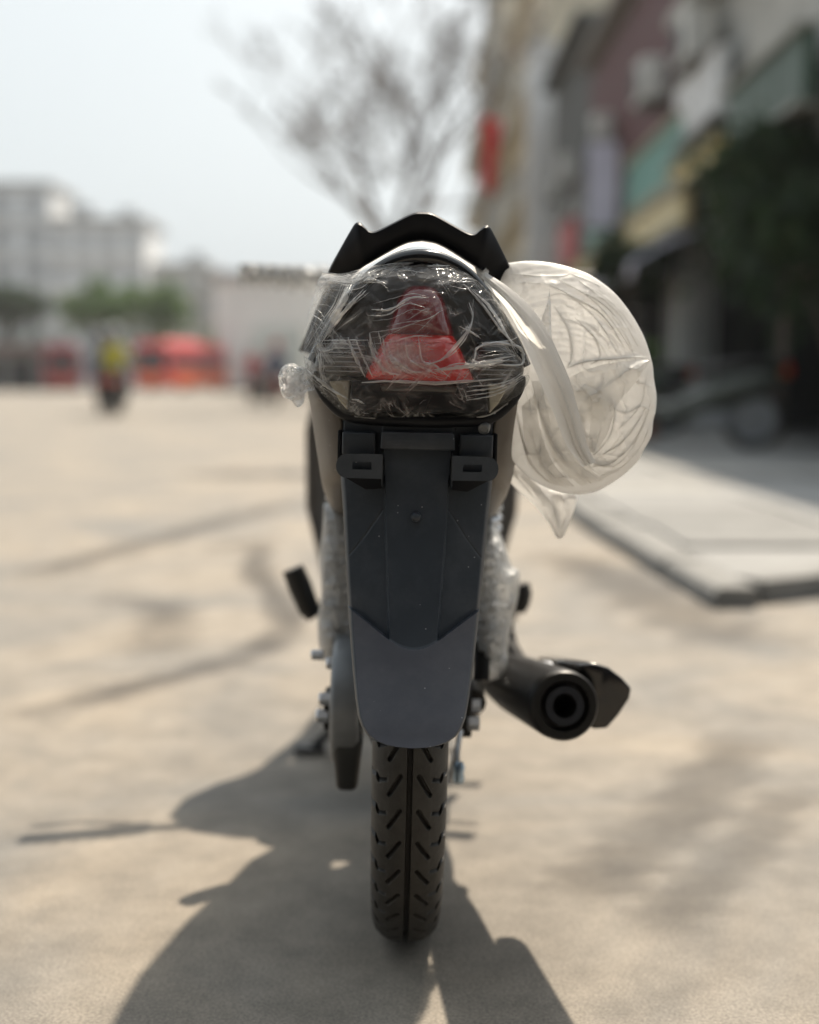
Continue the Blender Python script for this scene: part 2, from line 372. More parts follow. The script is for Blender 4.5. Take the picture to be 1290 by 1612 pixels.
# raised pavement on the right with its own kerb stones and slabs
CONC = mat('pavement_concrete', (0.25, 0.25, 0.245), .85, var=.16, scale=6, bump=.5, bscale=90)
KERB = mat('kerb_concrete', (0.20, 0.198, 0.19), .85, var=.2, scale=9, bump=.5, bscale=80)
PH = .075
CONCS = [CONC, mat('pavement_concrete_dark', (0.19, 0.19, 0.185), .85, var=.25, scale=8, bump=.6, bscale=90), mat('pavement_concrete_pale', (0.29, 0.285, 0.27), .85, var=.22, scale=7, bump=.6, bscale=90)]
kx = lambda y: np.interp(y, [4.0, 6.4, 9, 14, 200], [.94, .84, .80, .79, .79])
ky = lambda x: 4.05 + max(0, x - .95) * .62                 # the near edge runs off at a slant
mb = MB()
ys = np.concatenate([np.linspace(4.15, 14, 12), [30, 60, 120, 240]])
P = [[(kx(y) + .14, y, 0), (kx(y) + .14, y, PH - .012), (8.5, y, PH - .012), (8.5, y, 0)] for y in ys]
P[0] = [(p[0], ky(p[0]) + .1, p[2]) for p in P[0]]; P = [P[0]] + [[(p[0], max(p[1], ky(p[0]) + .1), p[2]) for p in r] for r in P[1:]]
mb.grid(P); mb.f.append((0, 1, 2, 3))
pav = tag(mb.build('pavement', CONC, smooth=False), 'raised grey concrete pavement beside the shop fronts', 'pavement', kind='structure')
yy = 4.05; k = 0
while yy < 22:
    L = .62 + .1 * random.random()
    b = MB(); z0 = PH + random.uniform(-.012, .010); jx = random.uniform(-.012, .012)
    a, c = kx(yy) + jx, kx(yy + L - .012) + jx + random.uniform(-.008, .008)
    b.prism([(a, yy, 0), (a + .135, yy, 0), (a + .135, yy, z0), (a + .02, yy, z0), (a, yy, z0 - .02)],
            [(c, yy + L - .012, 0), (c + .135, yy + L - .012, 0), (c + .135, yy + L - .012, z0), (c + .02, yy + L - .012, z0), (c, yy + L - .012, z0 - .02)])
    b.build('kerb_stone', KERB, pav, smooth=False, bevel=.004); yy += L
from mathutils import Euler
x = kx(4.0) + .14
while x < 5.5:
    L = .6; sl_ = math.atan(.62)
    MB().box((x + L / 2, ky(x + L / 2) + .05, PH / 2), (L / math.cos(sl_) - .014, .13, PH + random.uniform(-.004, .004)), .006, rot=Euler((0, 0, sl_))).build('kerb_stone', KERB, pav, smooth=False); x += L
for i in range(14):                                     # pavement slabs near enough to pick apart
    for j in range(4):
        y0 = 4.22 + i * .8; x0 = kx(y0 + .4) + .165 + j * .8
        if y0 < ky(x0 + .8) + .12: continue
        MB().box((x0 + .4, y0 + .4, PH - .012 + .004), (.775, .775, .024 + random.uniform(-.008, .010)), .005).build('slab', random.choice(CONCS), pav, smooth=False)

# ------------------------------------------------------------------ buildings
def window(par, c, wd, ht, face, fm, gm, proud=.05):
    """face: 'x' looks to -x (right hand facades), 'y' looks to -y"""
    d = lambda a, b, e: (b, a, e) if face == 'x' else (a, b, e)
    p = MB().box(c, d(wd, .06, ht)).build('window', gm, par, smooth=False)
    b = MB(); t = .07
    for sx in (-1, 1):
        o = (0, sx * wd / 2, 0) if face == 'x' else (sx * wd / 2, 0, 0)
        b.box(np.add(c, o), d(t, .06 + 2 * proud, ht + t))
    for sz in (-1, 0.15, 1): b.box(np.add(c, (0, 0, sz * ht / 2)), d(wd - t, .05 + 2 * proud, t * .9))
    b.build('frame', fm, p, smooth=False)
    MB().box(np.add(c, (-.1 if face == 'x' else 0, -.1 if face == 'y' else 0, -ht / 2 - .08)), d(wd + .2, .3, .07)).build('sill', fm, p, smooth=False)
    return p
GLASS = mat('window_glass', (0.03, 0.035, 0.04), .12, var=.3, scale=.6)
WFRAME = mat('window_frame_paint', (0.55, 0.55, 0.53), .5)
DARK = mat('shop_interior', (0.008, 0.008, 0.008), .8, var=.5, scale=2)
GOODS = [mat('goods_%s' % n, c, .6) for n, c in (('green', (.05, .12, .05)), ('grey', (.2, .2, .21)), ('brown', (.12, .08, .05)), ('white', (.5, .5, .52)))]
def shop_house(label, y0, y1, H, wallc, x0=4.0, depth=7.0, ground=3.0, upper=None, rows=1, open_shop=True, awn=None, shutter=None, roof=True):
    t = empty('shop_house', (x0, (y0 + y1) / 2, 0)); L = y1 - y0; h = L / 2
    wm = mat('render_' + label[:12].replace(' ', '_'), wallc, .85, var=.2, scale=1.2, bump=.3, bscale=30)
    b = MB()
    for s in (-1, 1): b.box((depth / 2, s * (h - .12), H / 2), (depth, .22, H))
    b.box((depth - .1, 0, H / 2), (.2, L - .46, H))
    b.box((.12, 0, (H + ground) / 2), (.24, L - .46, H - ground - .01))
    b.build('wall', wm, t, smooth=False)
    for s in (-1, 1): MB().box((-.06, s * (h - .2), ground / 2 + .03), (.34, .36, ground + .05), .01).build('column', wm, t, smooth=False)
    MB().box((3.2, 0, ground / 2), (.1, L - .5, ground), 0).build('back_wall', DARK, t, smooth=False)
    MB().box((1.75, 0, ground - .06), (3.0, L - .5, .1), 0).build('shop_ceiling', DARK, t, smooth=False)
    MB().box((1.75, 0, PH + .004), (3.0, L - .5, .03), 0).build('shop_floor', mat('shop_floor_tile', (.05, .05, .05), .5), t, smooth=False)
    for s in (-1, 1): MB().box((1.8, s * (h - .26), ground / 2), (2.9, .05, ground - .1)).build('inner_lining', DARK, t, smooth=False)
    for k in range(int(L * 1.3)):                        # shelves of stock in the dark shop
        w_, hh = random.uniform(.4, .9), random.uniform(.5, 2.2)
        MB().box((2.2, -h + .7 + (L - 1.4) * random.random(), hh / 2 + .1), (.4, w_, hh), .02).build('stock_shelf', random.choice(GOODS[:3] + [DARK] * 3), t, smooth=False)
    if upper:
        um = mat('cladding_' + label[:12].replace(' ', '_'), upper[0], .6, var=.15, scale=2)
        z0, z1 = upper[1], upper[2]; n = int(L / .6)
        for k in range(n): MB().box((-.05, -h + .3 + (L - .6) * (k + .5) / n, (z0 + z1) / 2), (.08, (L - .6) / n - .015, z1 - z0), .008).build('facade_panel', um, t, smooth=False)
    for r in range(rows):
        z = ground + 1.5 + r * 3.1
        if upper and upper[1] - .8 < z < upper[2] + .8: continue
        for k in range(max(2, int(L / 2.4))):
            n = max(2, int(L / 2.4)); window(t, (0.0, -h + L * (k + .5) / n, z), 1.1, 1.5, 'x', WFRAME, GLASS)
        MB().box((-.35, 0, ground + .1 + r * 3.1), (.9, L - .3, .12), .01).build('balcony_slab', wm, t, smooth=False)
        for k in range(int(L / .35)): MB().tube([(-.76, -h + .25 + k * .35, ground + .16 + r * 3.1), (-.76, -h + .25 + k * .35, ground + .95 + r * 3.1)], .012, 6).build('baluster', WFRAME, t, smooth=False)
        MB().box((-.76, 0, ground + .97 + r * 3.1), (.05, L - .4, .05)).build('handrail', WFRAME, t, smooth=False)
    if roof: MB().box((depth / 2 - .15, 0, H + .08), (depth + .5, L + .0, .16), .02).build('roof', wm, t, smooth=False)
    tag(t, label, 'shop', 'shop houses along the pavement')
    return t
shop_house('low pale grey shop house shaded behind the leafy pavement tree', 8.6, 19.2, 5.6, (.42, .42, .40), rows=0, roof=True)
shop_house('shop house with maroon panels above its teal sign board', 19.4, 29.6, 7.4, (.20, .19, .18), upper=((.075, .013, .014), 4.45, 7.2), rows=0)
shop_house('dark charcoal shop house beyond the maroon panelled one', 29.8, 37.6, 8.6, (.10, .105, .105), rows=1)
shop_house('tall cream shop house with balconies far down the pavement', 40.2, 54, 13.5, (.55, .49, .38), rows=3, x0=4.1)
shop_house('tallest ochre shop house at the far end of the row', 54.3, 78, 17.5, (.48, .44, .36), rows=4, x0=3.9)
t = empty('white_pillar', (3.75, 39.0, 0))
MB().box((0, 0, 5.0), (.7, .9, 10.0), .03).build('shaft', mat('white_render', (.72, .72, .72), .8, var=.1, scale=2), t, smooth=False)
MB().box((0, 0, .25), (.9, 1.1, .5), .03).build('plinth', KERB, t, smooth=False); MB().box((0, 0, 10.1), (.9, 1.1, .2), .03).build('capital', MATS['white_render'], t, smooth=False)
tag(t, 'tall white pillar between the charcoal and cream shop houses', 'pillar')

PLA0 = mat('grille_black', (.02, .02, .02), .5)
# signs and awnings fixed along the shop fronts
mat('sign_bracket', (.1, .1, .1), .6)
def board(name, label, y0, y1, z0, z1, x, col, fcol, thick=.14, cat='sign', panels=4):
    t = empty(name, (x, (y0 + y1) / 2, (z0 + z1) / 2)); L = y1 - y0
    for k in range(panels): MB().box((0, -L / 2 + L * (k + .5) / panels, 0), (thick, L / panels - .02, z1 - z0), .015).build('panel', mat('sign_' + name + str(col), col, .45, var=.18, scale=1.5), t, smooth=False)
    b = MB()
    for s in (-1, 1): b.box((-.03, 0, s * ((z1 - z0) / 2 + .03)), (thick + .1, L, .06), .01)
    b.build('frame', mat('sign_frame_' + str(fcol), fcol, .5), t, smooth=False)
    for s in (-1, 1): MB().box(((4.0 - x) / 2, s * L * .42, 0), (abs(4.0 - x), .06, .06)).build('bracket', mat('sign_bracket', (.1, .1, .1), .6), t, smooth=False)
    return tag(t, label, cat)
board('shop_sign', 'long teal green sign board over the nearer shop opening', 18.2, 22.6, 3.45, 4.25, 3.72, (.09, .26, .22), (.35, .33, .25))
board('shop_sign', 'shorter teal green sign board over the farther shop opening', 24.6, 28.2, 3.30, 4.1, 3.72, (.07, .18, .15), (.3, .3, .25), panels=3)
board('shop_sign', 'cream sign board under the teal green one', 18.0, 23.4, 2.82, 3.28, 3.70, (.60, .50, .27), (.3, .28, .2))
board('shop_sign', 'small cream and gold sign board beside the vertical lavender sign', 25.0, 29.0, 2.75, 3.2, 3.66, (.62, .52, .30), (.3, .28, .2), panels=3)
board('shop_sign', 'red sign board mounted low on the charcoal shop house', 30.0, 32.6, 3.35, 4.3, 3.70, (.48, .07, .07), (.3, .06, .05), panels=2)
board('shop_sign', 'yellow sign board just below the red one', 30.0, 33.0, 2.6, 3.25, 3.70, (.55, .40, .08), (.3, .25, .1), panels=2)
board('shop_sign', 'dark green sign board high on the pale grey shop house', 12.6, 15.6, 3.3, 3.95, 3.72, (.03, .07, .045), (.25, .25, .22), panels=3)
board('shop_sign', 'white sign board with grey frame on the pale grey shop house', 16.2, 18.8, 3.9, 4.7, 3.74, (.62, .63, .64), (.2, .2, .2), panels=3)
board('shop_sign', 'gold sign strip under the white board', 16.0, 18.9, 3.3, 3.6, 3.70, (.55, .42, .15), (.2, .2, .15), panels=3)
board('shop_sign', 'long pale blue sign strip on the cream shop house', 41, 46, 3.2, 4.0, 3.8, (.40, .48, .58), (.3, .3, .3), panels=4)
board('shop_sign', 'orange sign strip on the ochre shop house', 55, 60, 3.2, 4.1, 3.6, (.55, .22, .06), (.3, .3, .3), panels=4)
for k, (y, z) in enumerate(((20.6, 5.2), (25.8, 5.4), (31.5, 5.6), (34.5, 5.6), (17.4, 5.05))):
    t = empty('air_conditioner', (3.62, y, z)); MB().box((0, 0, 0), (.34, .85, .6), .02).build('casing', WFRAME, t, smooth=False)
    MB().lathe([(0, 0), (.22, 0), (.24, .02), (.2, .03), (0, .03)], (-.175, .12, 0), (-1, 0, 0), 20).build('fan_grille', PLA0, t); MB().box((.1, 0, -.34), (.5, .7, .05)).build('bracket', MATS['sign_bracket'], t, smooth=False)
    tag(t, ('white air conditioner on the maroon panels above the long teal sign', 'white air conditioner on the maroon panels near the charcoal house', 'white air conditioner on the charcoal house above the red sign', 'white air conditioner on the charcoal house above the pink awning', 'white air conditioner on the pale house above the white sign board')[k], 'air conditioner')
t = empty('projecting_sign', (3.45, 24.2, 4.2))
MB().box((0, 0, 0), (.56, .14, 1.5), .03).build('panel', mat('lavender_sign_face', (.62, .62, .74), .4, var=.15, scale=3), t, smooth=False)
b = MB(); [b.box((s * .3, 0, 0), (.04, .17, 1.56)) for s in (-1, 1)]; [b.box((0, 0, s * .77), (.56, .17, .04)) for s in (-1, 1)]
b.build('frame', mat('sign_bracket', (.1, .1, .1), .6), t, smooth=False)
b = MB(); [b.tube([(.28, 0, z), (.56, 0, z)], .02, 8) for z in (-.5, .5)]; b.build('bracket', MATS['sign_bracket'], t)
tag(t, 'tall narrow lavender white sign projecting from the maroon shop front', 'sign')
def awning(label, y0, y1, x1, z0, z1, col, ribs=7):
    t = empty('awning', (4.0, (y0 + y1) / 2, z1)); L = y1 - y0; dz = z0 - z1; dx = x1 - 4.0
    for k in range(ribs):
        a = -L / 2 + L * k / ribs; c = a + L / ribs - .01
        b = MB(); P = []
        for s in np.linspace(0, 1, 5): P.append([(dx * s - .02, yy_, dz * s + .05 * math.sin(s * PI) - (.03 if q in (0, 4) else 0)) for q, yy_ in enumerate(np.linspace(a, c, 5))])
        P.append([(dx - .02, yy_, dz - .22) for yy_ in np.linspace(a, c, 5)])
        b.grid(P).build('canopy_panel', mat('awning_' + str(col), col, .7, var=.12, scale=4), t, solid=.008)
    for s in (-1, 1): MB().tube([(-.03, s * (L / 2 - .05), dz - .25), (dx, s * (L / 2 - .05), dz - .02)], .02, 8).build('arm', MATS['sign_bracket'], t)
    return tag(t, label, 'awning')
awning('lavender white awning sloping out over the pavement below the cream sign', 17.9, 23.2, 3.0, 2.30, 2.75, (.60, .60, .70))
awning('faded pink awning far along the charcoal shop house', 33.4, 37.2, 3.1, 2.5, 3.0, (.45, .20, .18), 5)

# ------------------------------------------------------------------ trees
def branches(base, dirn, length, rad, depth, out, leaves, spread=.55, rnd=random):
    p = Vector(base); d = Vector(dirn).normalized(); pts = [p.copy()]; rr = [rad]; n = 5
    for k in range(n):
        d = (d + Vector((rnd.uniform(-1, 1), rnd.uniform(-1, 1), rnd.uniform(-.6, 1))) * .12).normalized()
        p = p + d * length / n; pts.append(p.copy()); rr.append(rad * (1 - .5 * (k + 1) / n))
    out.append((pts, rr))
    if depth == 0: leaves.append(p.copy()); return
    for k in range(3 if depth > 1 else 4):
        i = rnd.randint(2, n); a = rnd.uniform(0, 2 * PI)
        sd_ = Vector((math.cos(a), math.sin(a), rnd.uniform(-.1, .9)))
        branches(pts[i], d * (1 - spread) + sd_ * spread, length * rnd.uniform(.58, .8), rr[i] * .68, depth - 1, out, leaves, spread, rnd)
BARK = mat('tree_bark', (.16, .13, .11), .9, var=.3, scale=12, bump=.8, bscale=40)
def tree(name, label, loc, height, crown_r, leafm, nleaf, leaf=.16, trunk_r=.12, depth=3, bare=False, seed=1, squash=.8, lean=(0, 0)):
    rd = random.Random(seed); t = empty(name, loc); segs = []; tips = []
    H0 = height - crown_r * (1.0 if not bare else 1.2)
    branches((0, 0, 0), (lean[0], lean[1], 1), max(H0, .8), trunk_r, 0, segs, [], rnd=rd)
    top = segs[0][0][-1]; bs = []
    for k in range(5):
        a = 2 * PI * k / 5 + rd.uniform(-.4, .4)
        branches(top - Vector((0, 0, .1)), (math.cos(a) * .8 + lean[0], math.sin(a) * .8, rd.uniform(.5, 1.2)), crown_r * .62, trunk_r * .5, depth, bs, tips, .55, rd)
    b = MB(); [b.tube(p, r, 8) for p, r in segs]; b.build('trunk', BARK, t)
    b = MB(); [b.tube(p, [max(q, .015) for q in r], 5, cap=False) for p, r in bs]; b.build('branch', BARK, t)
    if nleaf:
        b = MB(); v = []; f = []
        cen = Vector(top) + Vector((0, 0, crown_r * .35))
        clumps = []
        for k in range(22):
            d = Vector((rd.gauss(0, 1), rd.gauss(0, 1), rd.gauss(0, 1))).normalized() * crown_r * rd.uniform(.45, 1.0)
            d.z *= squash; clumps.append((cen + d, crown_r * rd.uniform(.22, .42)))
        for tp in tips: clumps.append((tp, crown_r * .2))
        for k in range(nleaf):
            c, r = rd.choice(clumps); q = Vector((rd.gauss(0, .5), rd.gauss(0, .5), rd.gauss(0, .45))) * r * 1.3 + c
            n = Vector((rd.gauss(0, 1), rd.gauss(0, 1), rd.gauss(.5, 1))).normalized(); x_ = n.orthogonal().normalized(); y_ = n.cross(x_)
            s = leaf * rd.uniform(.6, 1.3); i = len(v)
            v += [q - x_ * s * .5, q + y_ * s * .28 - x_ * .1 * s, q + x_ * s * .55, q - y_ * s * .28 - x_ * .1 * s]; f.append((i, i + 1, i + 2, i + 3))
        b.add(v, f).build('crown', leafm, t, smooth=False, fix=False)
    return tag(t, label, 'tree')
LG = leaf_material('leaf_mid_green', (.045, .11, .020), (.12, .20, .045))
LD = leaf_material('leaf_dark_green', (.012, .03, .010), (.035, .07, .02))
tree('bare_tree', 'tall leafless tree with fine twigs rising behind the motorbike', (.40, 36, 0), 11.0, 5.6, None, 0, trunk_r=.24, depth=4, bare=True, seed=11, lean=(-.16, 0))
tree('pavement_tree', 'dark leafy tree on the pavement before the pale shop house', (3.72, 13.4, PH), 3.0, .95, LD, 7000, leaf=.14, trunk_r=.06, seed=5)
tree('pavement_tree', 'bushy dark shrub tree beside the parked olive scooter', (3.75, 11.4, PH), 2.2, .8, LD, 5200, leaf=.13, trunk_r=.05, seed=25)
tree('pavement_tree', 'slender leafy tree in front of the maroon panelled shop house', (3.3, 19.0, PH), 2.5, .6, LD, 3000, leaf=.12, trunk_r=.04, seed=31)
tree('roadside_tree', 'rounded green tree behind the red bus', (-19.0, 101, 0), 7.0, 2.8, LG, 3200, leaf=.45, trunk_r=.2, seed=8)
tree('roadside_tree', 'low bushy green tree beside the pale tower block', (-23.6, 100, 0), 7.2, 2.9, LG, 3000, leaf=.45, trunk_r=.2, seed=9)
tree('roadside_tree', 'darker green tree at the roadside past the parked red coach', (-29.5, 98, 0), 7.0, 3.0, LD, 3000, leaf=.45, trunk_r=.2, seed=10)
tree('roadside_tree', 'small green tree before the beige office block', (-14.6, 108, 0), 4.4, 1.8, LG, 2000, leaf=.4, trunk_r=.15, seed=13)

# ------------------------------------------------------------------ far buildings on the left
FGLASS = mat('haze_pale_glass', (.30, .31, .33), .3, var=.2, scale=.5)  # distance haze put into the glass as a paler colour
def block(name, label, x0, x1, Y, H, depth, col, floors, bays, roofbox=None, rz=0):
    t = empty(name, ((x0 + x1) / 2, Y, 0), rz); wd = x1 - x0
    m = mat('far_wall_' + str(col), col, .85, var=.12, scale=.4)
    MB().box((0, depth / 2, H / 2), (wd, depth, H)).build('wall', m, t, smooth=False)
    MB().box((0, depth / 2, H + .3), (wd + .6, depth + .6, .6), .05).build('roof', mat('far_roof', (.3, .3, .3), .8), t, smooth=False)
    fh = H / floors
    for r in range(floors):
        for k in range(bays):
            cx = -wd / 2 + wd * (k + .5) / bays
            p = MB().box((cx, -.02, fh * (r + .55)), (wd / bays * .55, .12, fh * .5)).build('window', FGLASS, t, smooth=False)
            MB().box((cx, -.12, fh * (r + .28)), (wd / bays * .65, .3, .12)).build('sill', WFRAME, p, smooth=False)
        MB().box((0, -.35, fh * r + fh * .06), (wd * .96, .7, .16)).build('ledge', m, t, smooth=False)
    if roofbox:
        for (cx, w_, h_) in roofbox:
            MB().box((cx, depth * .4, H + .6 + h_ / 2), (w_, w_, h_), .05).build('water_tank', mat('tank_steel', (.45, .46, .47), .4, .3), t, smooth=False)
    return tag(t, label, 'building')
block('tower_block', 'pale grey tower block with roof tanks above the trees', -34.5, -25.2, 128, 15.6, 9, (.74, .75, .76), 5, 4, [(-2, 2, 1.6), (2.4, 1.5, 1.2)])
block('tower_block', 'taller white tower block at the street edge beyond the tree line', -49, -36, 135, 20, 10, (.70, .71, .72), 6, 4)
block('office_block', 'narrow beige block stepped below the pale tower', -25.0, -19.6, 131, 11.6, 8, (.62, .60, .56), 4, 3, [(1, 1.6, 1.2)])
block('office_block', 'low beige office block behind the red bus', -19.4, -16.0, 126, 9.4, 8, (.52, .50, .47), 3, 2)
block('office_block', 'slim blue grey block beside the white hall', -15.8, -13.6, 128, 9.6, 8, (.30, .32, .36), 3, 1)
block('white_hall', 'broad plain white hall behind the grey van', -13.4, -4.6, 92, 7.6, 10, (.74, .74, .72), 1, 0)
block('tower_block', 'broad pale apartment block next to the taller white tower', -66, -51, 138, 14, 10, (.66, .65, .62), 4, 5, [(-3, 2, 1.5)])
block('tower_block', 'sand coloured apartment block at the outer end of the row', -86, -68, 142, 18, 10, (.60, .55, .48), 5, 5)
tree('roadside_tree', 'wide green tree before the broad pale apartment block', (-44, 104, 0), 7.4, 3.2, LG, 3000, leaf=.45, trunk_r=.22, seed=41)
tree('roadside_tree', 'wide dark green tree before the sand coloured block', (-58, 108, 0), 7.8, 3.4, LD, 3000, leaf=.45, trunk_r=.22, seed=42)
t = empty('shop_kiosk', (-28.0, 96, 0)); MB().box((0, 1, 1.5), (7, 2, 3.0)).build('wall', mat('far_kiosk_wall', (.25, .24, .23), .8), t, smooth=False)
MB().box((0, 0.4, 3.1), (7.4, 3.4, .2)).build('roof', mat('far_kiosk_roof', (.35, .17, .14), .7), t, smooth=False)
for k in range(3): MB().box((-2.3 + 2.3 * k, -.03, 1.2), (1.7, .1, 2.1)).build('door', DARK, t, smooth=False)
tag(t, 'grey kiosk with a dull red roof at the roadside under the trees', 'kiosk')

# utility pole carrying a hanging red flag
t = empty('utility_pole', (1.50, 26, PH))
MB().tube([(0, 0, 0), (0, 0, 4), (0, 0, 8.6)], [.11, .09, .07], 16).build('shaft', mat('pole_concrete', (.33, .32, .30), .85, var=.2, scale=5), t)
MB().box((0, 0, 8.0), (1.4, .1, .1), .01).build('crossarm', MATS['sign_bracket'], t, smooth=False)
for s in (-.55, -.2, .2, .55): MB().lathe([(0, 0), (.04, 0), (.05, .05), (.03, .1), (.02, .14), (0, .14)], (s, 0, 8.05), (0, 0, 1), 10).build('insulator', mat('porcelain', (.5, .45, .4), .3), t)
tag(t, 'grey concrete utility pole at the kerb holding the red flag', 'pole')
t = empty('flag', (1.50, 26, 4.8))
MB().tube([(-.02, -.10, -.1), (-.16, -.42, .95)], .016, 8).build('flagstaff', WFRAME, t)
P = []
for i, s in enumerate(np.linspace(0, 1, 26)):
    row = []
    for j, q in enumerate(np.linspace(0, 1, 22)):
        x_ = -.16 + .02 + .36 * q * (1 - .25 * s) + .03 * math.sin(q * 9 + s * 3); y_ = -.40 + .07 * math.sin(q * 11 + s * 2.0) + .05 * s
        row.append((x_, y_, .90 - 1.35 * s - .12 * q))
    P.append(row)
MB().grid(P).build('cloth', mat('red_flag_cloth', (.60, .012, .012), .8, var=.1), t, solid=.003)
tag(t, 'red flag hanging limp from the utility pole', 'flag')

# unseen dark shop front added behind the viewer: blocks sky light, darkens the bike's rear
t = empty('added_shade_shop', (0, -3.6, 0))
dm = mat('added_shade_cladding', (.05, .05, .055), .6, var=.2, scale=1)
MB().box((0, -2.6, 3.6), (26, 5.0, 7.2)).build('wall', dm, t, smooth=False)  # body of the added unseen shop
for k in range(8): 
    p = MB().box((-10.5 + 3 * k, -.06, 1.6), (2.7, .1, 2.9), .01).build('added_shop_window', GLASS, t, smooth=False); MB().box((-12 + 3 * k, -.04, 1.6), (.12, .16, 3.0)).build('added_shop_mullion', WFRAME if 0 else dm, p, smooth=False)
MB().box((0, .5, 3.5), (26, 1.1, .16), .02).build('added_shop_canopy', dm, t, smooth=False)
tag(t, 'unseen dark clad shop with wide glass front added to shade the parked motorbike', 'shop')

# ================================================================== THE MOTORBIKE
PLA = mat('black_moulded_plastic', (0.006, 0.007, 0.010), .45, var=.08, scale=60, bump=.12, bscale=900, spec=.2)
BIB = mat('grained_blue_grey_plastic', (0.060, 0.063, 0.080), .52, var=.06, scale=40, bump=.3, bscale=1800, spec=.55)
GUARD = mat('blue_black_matte_plastic', (0.027, 0.036, 0.049), .44, var=.07, scale=40, bump=.18, bscale=1400, spec=.5)
GLOSS = mat('black_gloss_plastic', (0.005, 0.005, 0.006), .16, var=.05, coat=.4)
SATIN = mat('satin_black_steel', (0.009, 0.009, 0.0095), .42, var=.15, scale=50, spec=.3)
TAUPE = mat('taupe_matte_paint', (0.12, 0.105, 0.09), .42, var=.06, scale=60)
STEEL = mat('zinc_plated_steel', (0.55, 0.57, 0.60), .32, 1.0, var=.1)
ALU = mat('grey_painted_alloy', (0.21, 0.225, 0.24), .42, .3, var=.12)
RUBBER = mat('tyre_rubber', (0.028, 0.027, 0.025), .58, var=.35, scale=55, bump=.45, bscale=700)
dust(GUARD, .55); dust(BIB, .6); dust(TAUPE, .3); dust(RUBBER, .35, 240, (.22, .19, .15))
def inflate(outline, cen, Yc, Tf, Tb, nt=96, nr=28, p=2.4, q=.5, space=W, disp=None, smooth_outline=True, jitter=0, sgrid=None):
    """closed pillow: outline and centre in pixels, bulging Tf towards the viewer and Tb away"""
    O = np.array(outline, float)
    O = smooth_path(np.vstack([O, O[:1]]), nt + 1)[:-1] if smooth_outline else \
        np.array([np.interp(np.linspace(0, len(O), nt, endpoint=False), np.arange(len(O) + 1), np.append(O[:, k], O[0, k])) for k in (0, 1)]).T
    cen = np.array(cen, float); sv = np.linspace(0, 1, nr) ** .75 if sgrid is None else sgrid
    b = MB()
    for sgn, T in ((-1, Tf), (1, Tb)):
        if T is None: continue
        PX = cen[None, None] + sv[None, :, None] * (O[:, None] - cen[None, None])
        D = np.broadcast_to(np.clip(1 - sv[None, :] ** p, 0, 1) ** q * T, PX.shape[:2]).copy()
        if disp is not None: D = D + disp(PX, np.broadcast_to(sv[None, :], PX.shape[:2]), sgn) * np.clip((1 - sv[None, :]) * 6, 0, 1)
        Q = np.array([[space(PX[i, j, 0], PX[i, j, 1], Yc + sgn * D[i, j]) for j in range(nr)] for i in range(nt)])
        b.grid(Q, cu=True, flip=(sgn > 0))
    return b
LEAN = math.radians(1.3)
bike = empty('motorcycle', (-.006, AX, 0)); bike.rotation_euler = (0, LEAN, 0)
tag(bike, 'new underbone motorbike seen from behind with blue black mudguard and wrapped tail', 'motorcycle')

# ---- wheels
RW, HWD = .288, .0415
def tyre_mesh(tread=True):
    nT, nL = (1700, 150) if tread else (220, 40)
    u = np.linspace(0, PI / 2, 2000)                      # squarish tread section, then the sidewall; resampled evenly along its length
    cx = np.concatenate([HWD * np.sin(u) ** .80, HWD - np.linspace(0, .010, 40)[1:]]); cd = np.concatenate([.040 * (1 - np.cos(u) ** .80), .040 + np.linspace(0, .030, 40)[1:]])
    al = np.concatenate([[0], np.cumsum(np.hypot(np.diff(cx), np.diff(cd)))]); a = np.linspace(-al[-1], al[-1], nL)
    lat = np.sign(a) * np.interp(np.abs(a), al, cx); dep = np.interp(np.abs(a), al, cd)
    th = np.linspace(0, 2 * PI, nT, endpoint=False)
    TT, LL = np.meshgrid(th, lat, indexing='ij'); AA = np.broadcast_to(a, TT.shape)
    D = np.broadcast_to(dep, TT.shape).copy()
    if tread:
        per = 2 * PI * RW / 46; s = TT * RW; ph = (s / per) % 1.0
        X = np.abs(AA)
        ss = lambda e0, e1, x: np.clip((x - e0) / (e1 - e0), 0, 1) ** 2 * (3 - 2 * np.clip((x - e0) / (e1 - e0), 0, 1))
        g = 1 - ss(.0022, .0030, X)                                                   # centre groove
        def seg(x0, s0, x1, s1, wdt):
            o = 0
            for sh in (-1, 0, 1):
                py_ = (ph + sh) * per; dx, dy = x1 - x0, s1 - s0; L2 = dx * dx + dy * dy
                tt = np.clip(((X - x0) * dx + (py_ - s0) * dy) / L2, 0, 1)
                d = np.hypot(X - x0 - tt * dx, py_ - s0 - tt * dy)
                o = np.maximum(o, 1 - ss(wdt - .0005, wdt + .0005, d))
            return o
        g = np.maximum(g, seg(.0100, .033, .0222, .0115, .0020))
        g2 = np.maximum(np.maximum(seg(.0265, .028, .036, .0255, .0018), seg(.036, .0255, .041, .0325, .0024)), seg(.041, .0325, .062, .030, .0034))
        D = D + .005 * (1 - ss(.0022, .0030, X)) + np.maximum(g * .0065, g2 * (.0075 + .004 * np.clip((X - .034) / .01, 0, 1)))
        D = D + .0004 * np.where(X > .024, 1, 0)
        D = D + .00025 * fbm(np.stack([TT * 60, LL * 250, LL * 0], -1), 2)
    r = RW - D
    P = np.stack([LL, -np.cos(TT) * r, np.sin(TT) * r], -1)
    b = MB(); b.v = P.reshape(-1, 3).tolist(); i = np.arange(nT)[:, None]; j = np.arange(nL - 1)[None]
    i2 = (i + 1) % nT
    b.f = np.stack([i * nL + j, i * nL + j + 1, i2 * nL + j + 1, i2 * nL + j], -1).reshape(-1, 4).tolist()
    return b
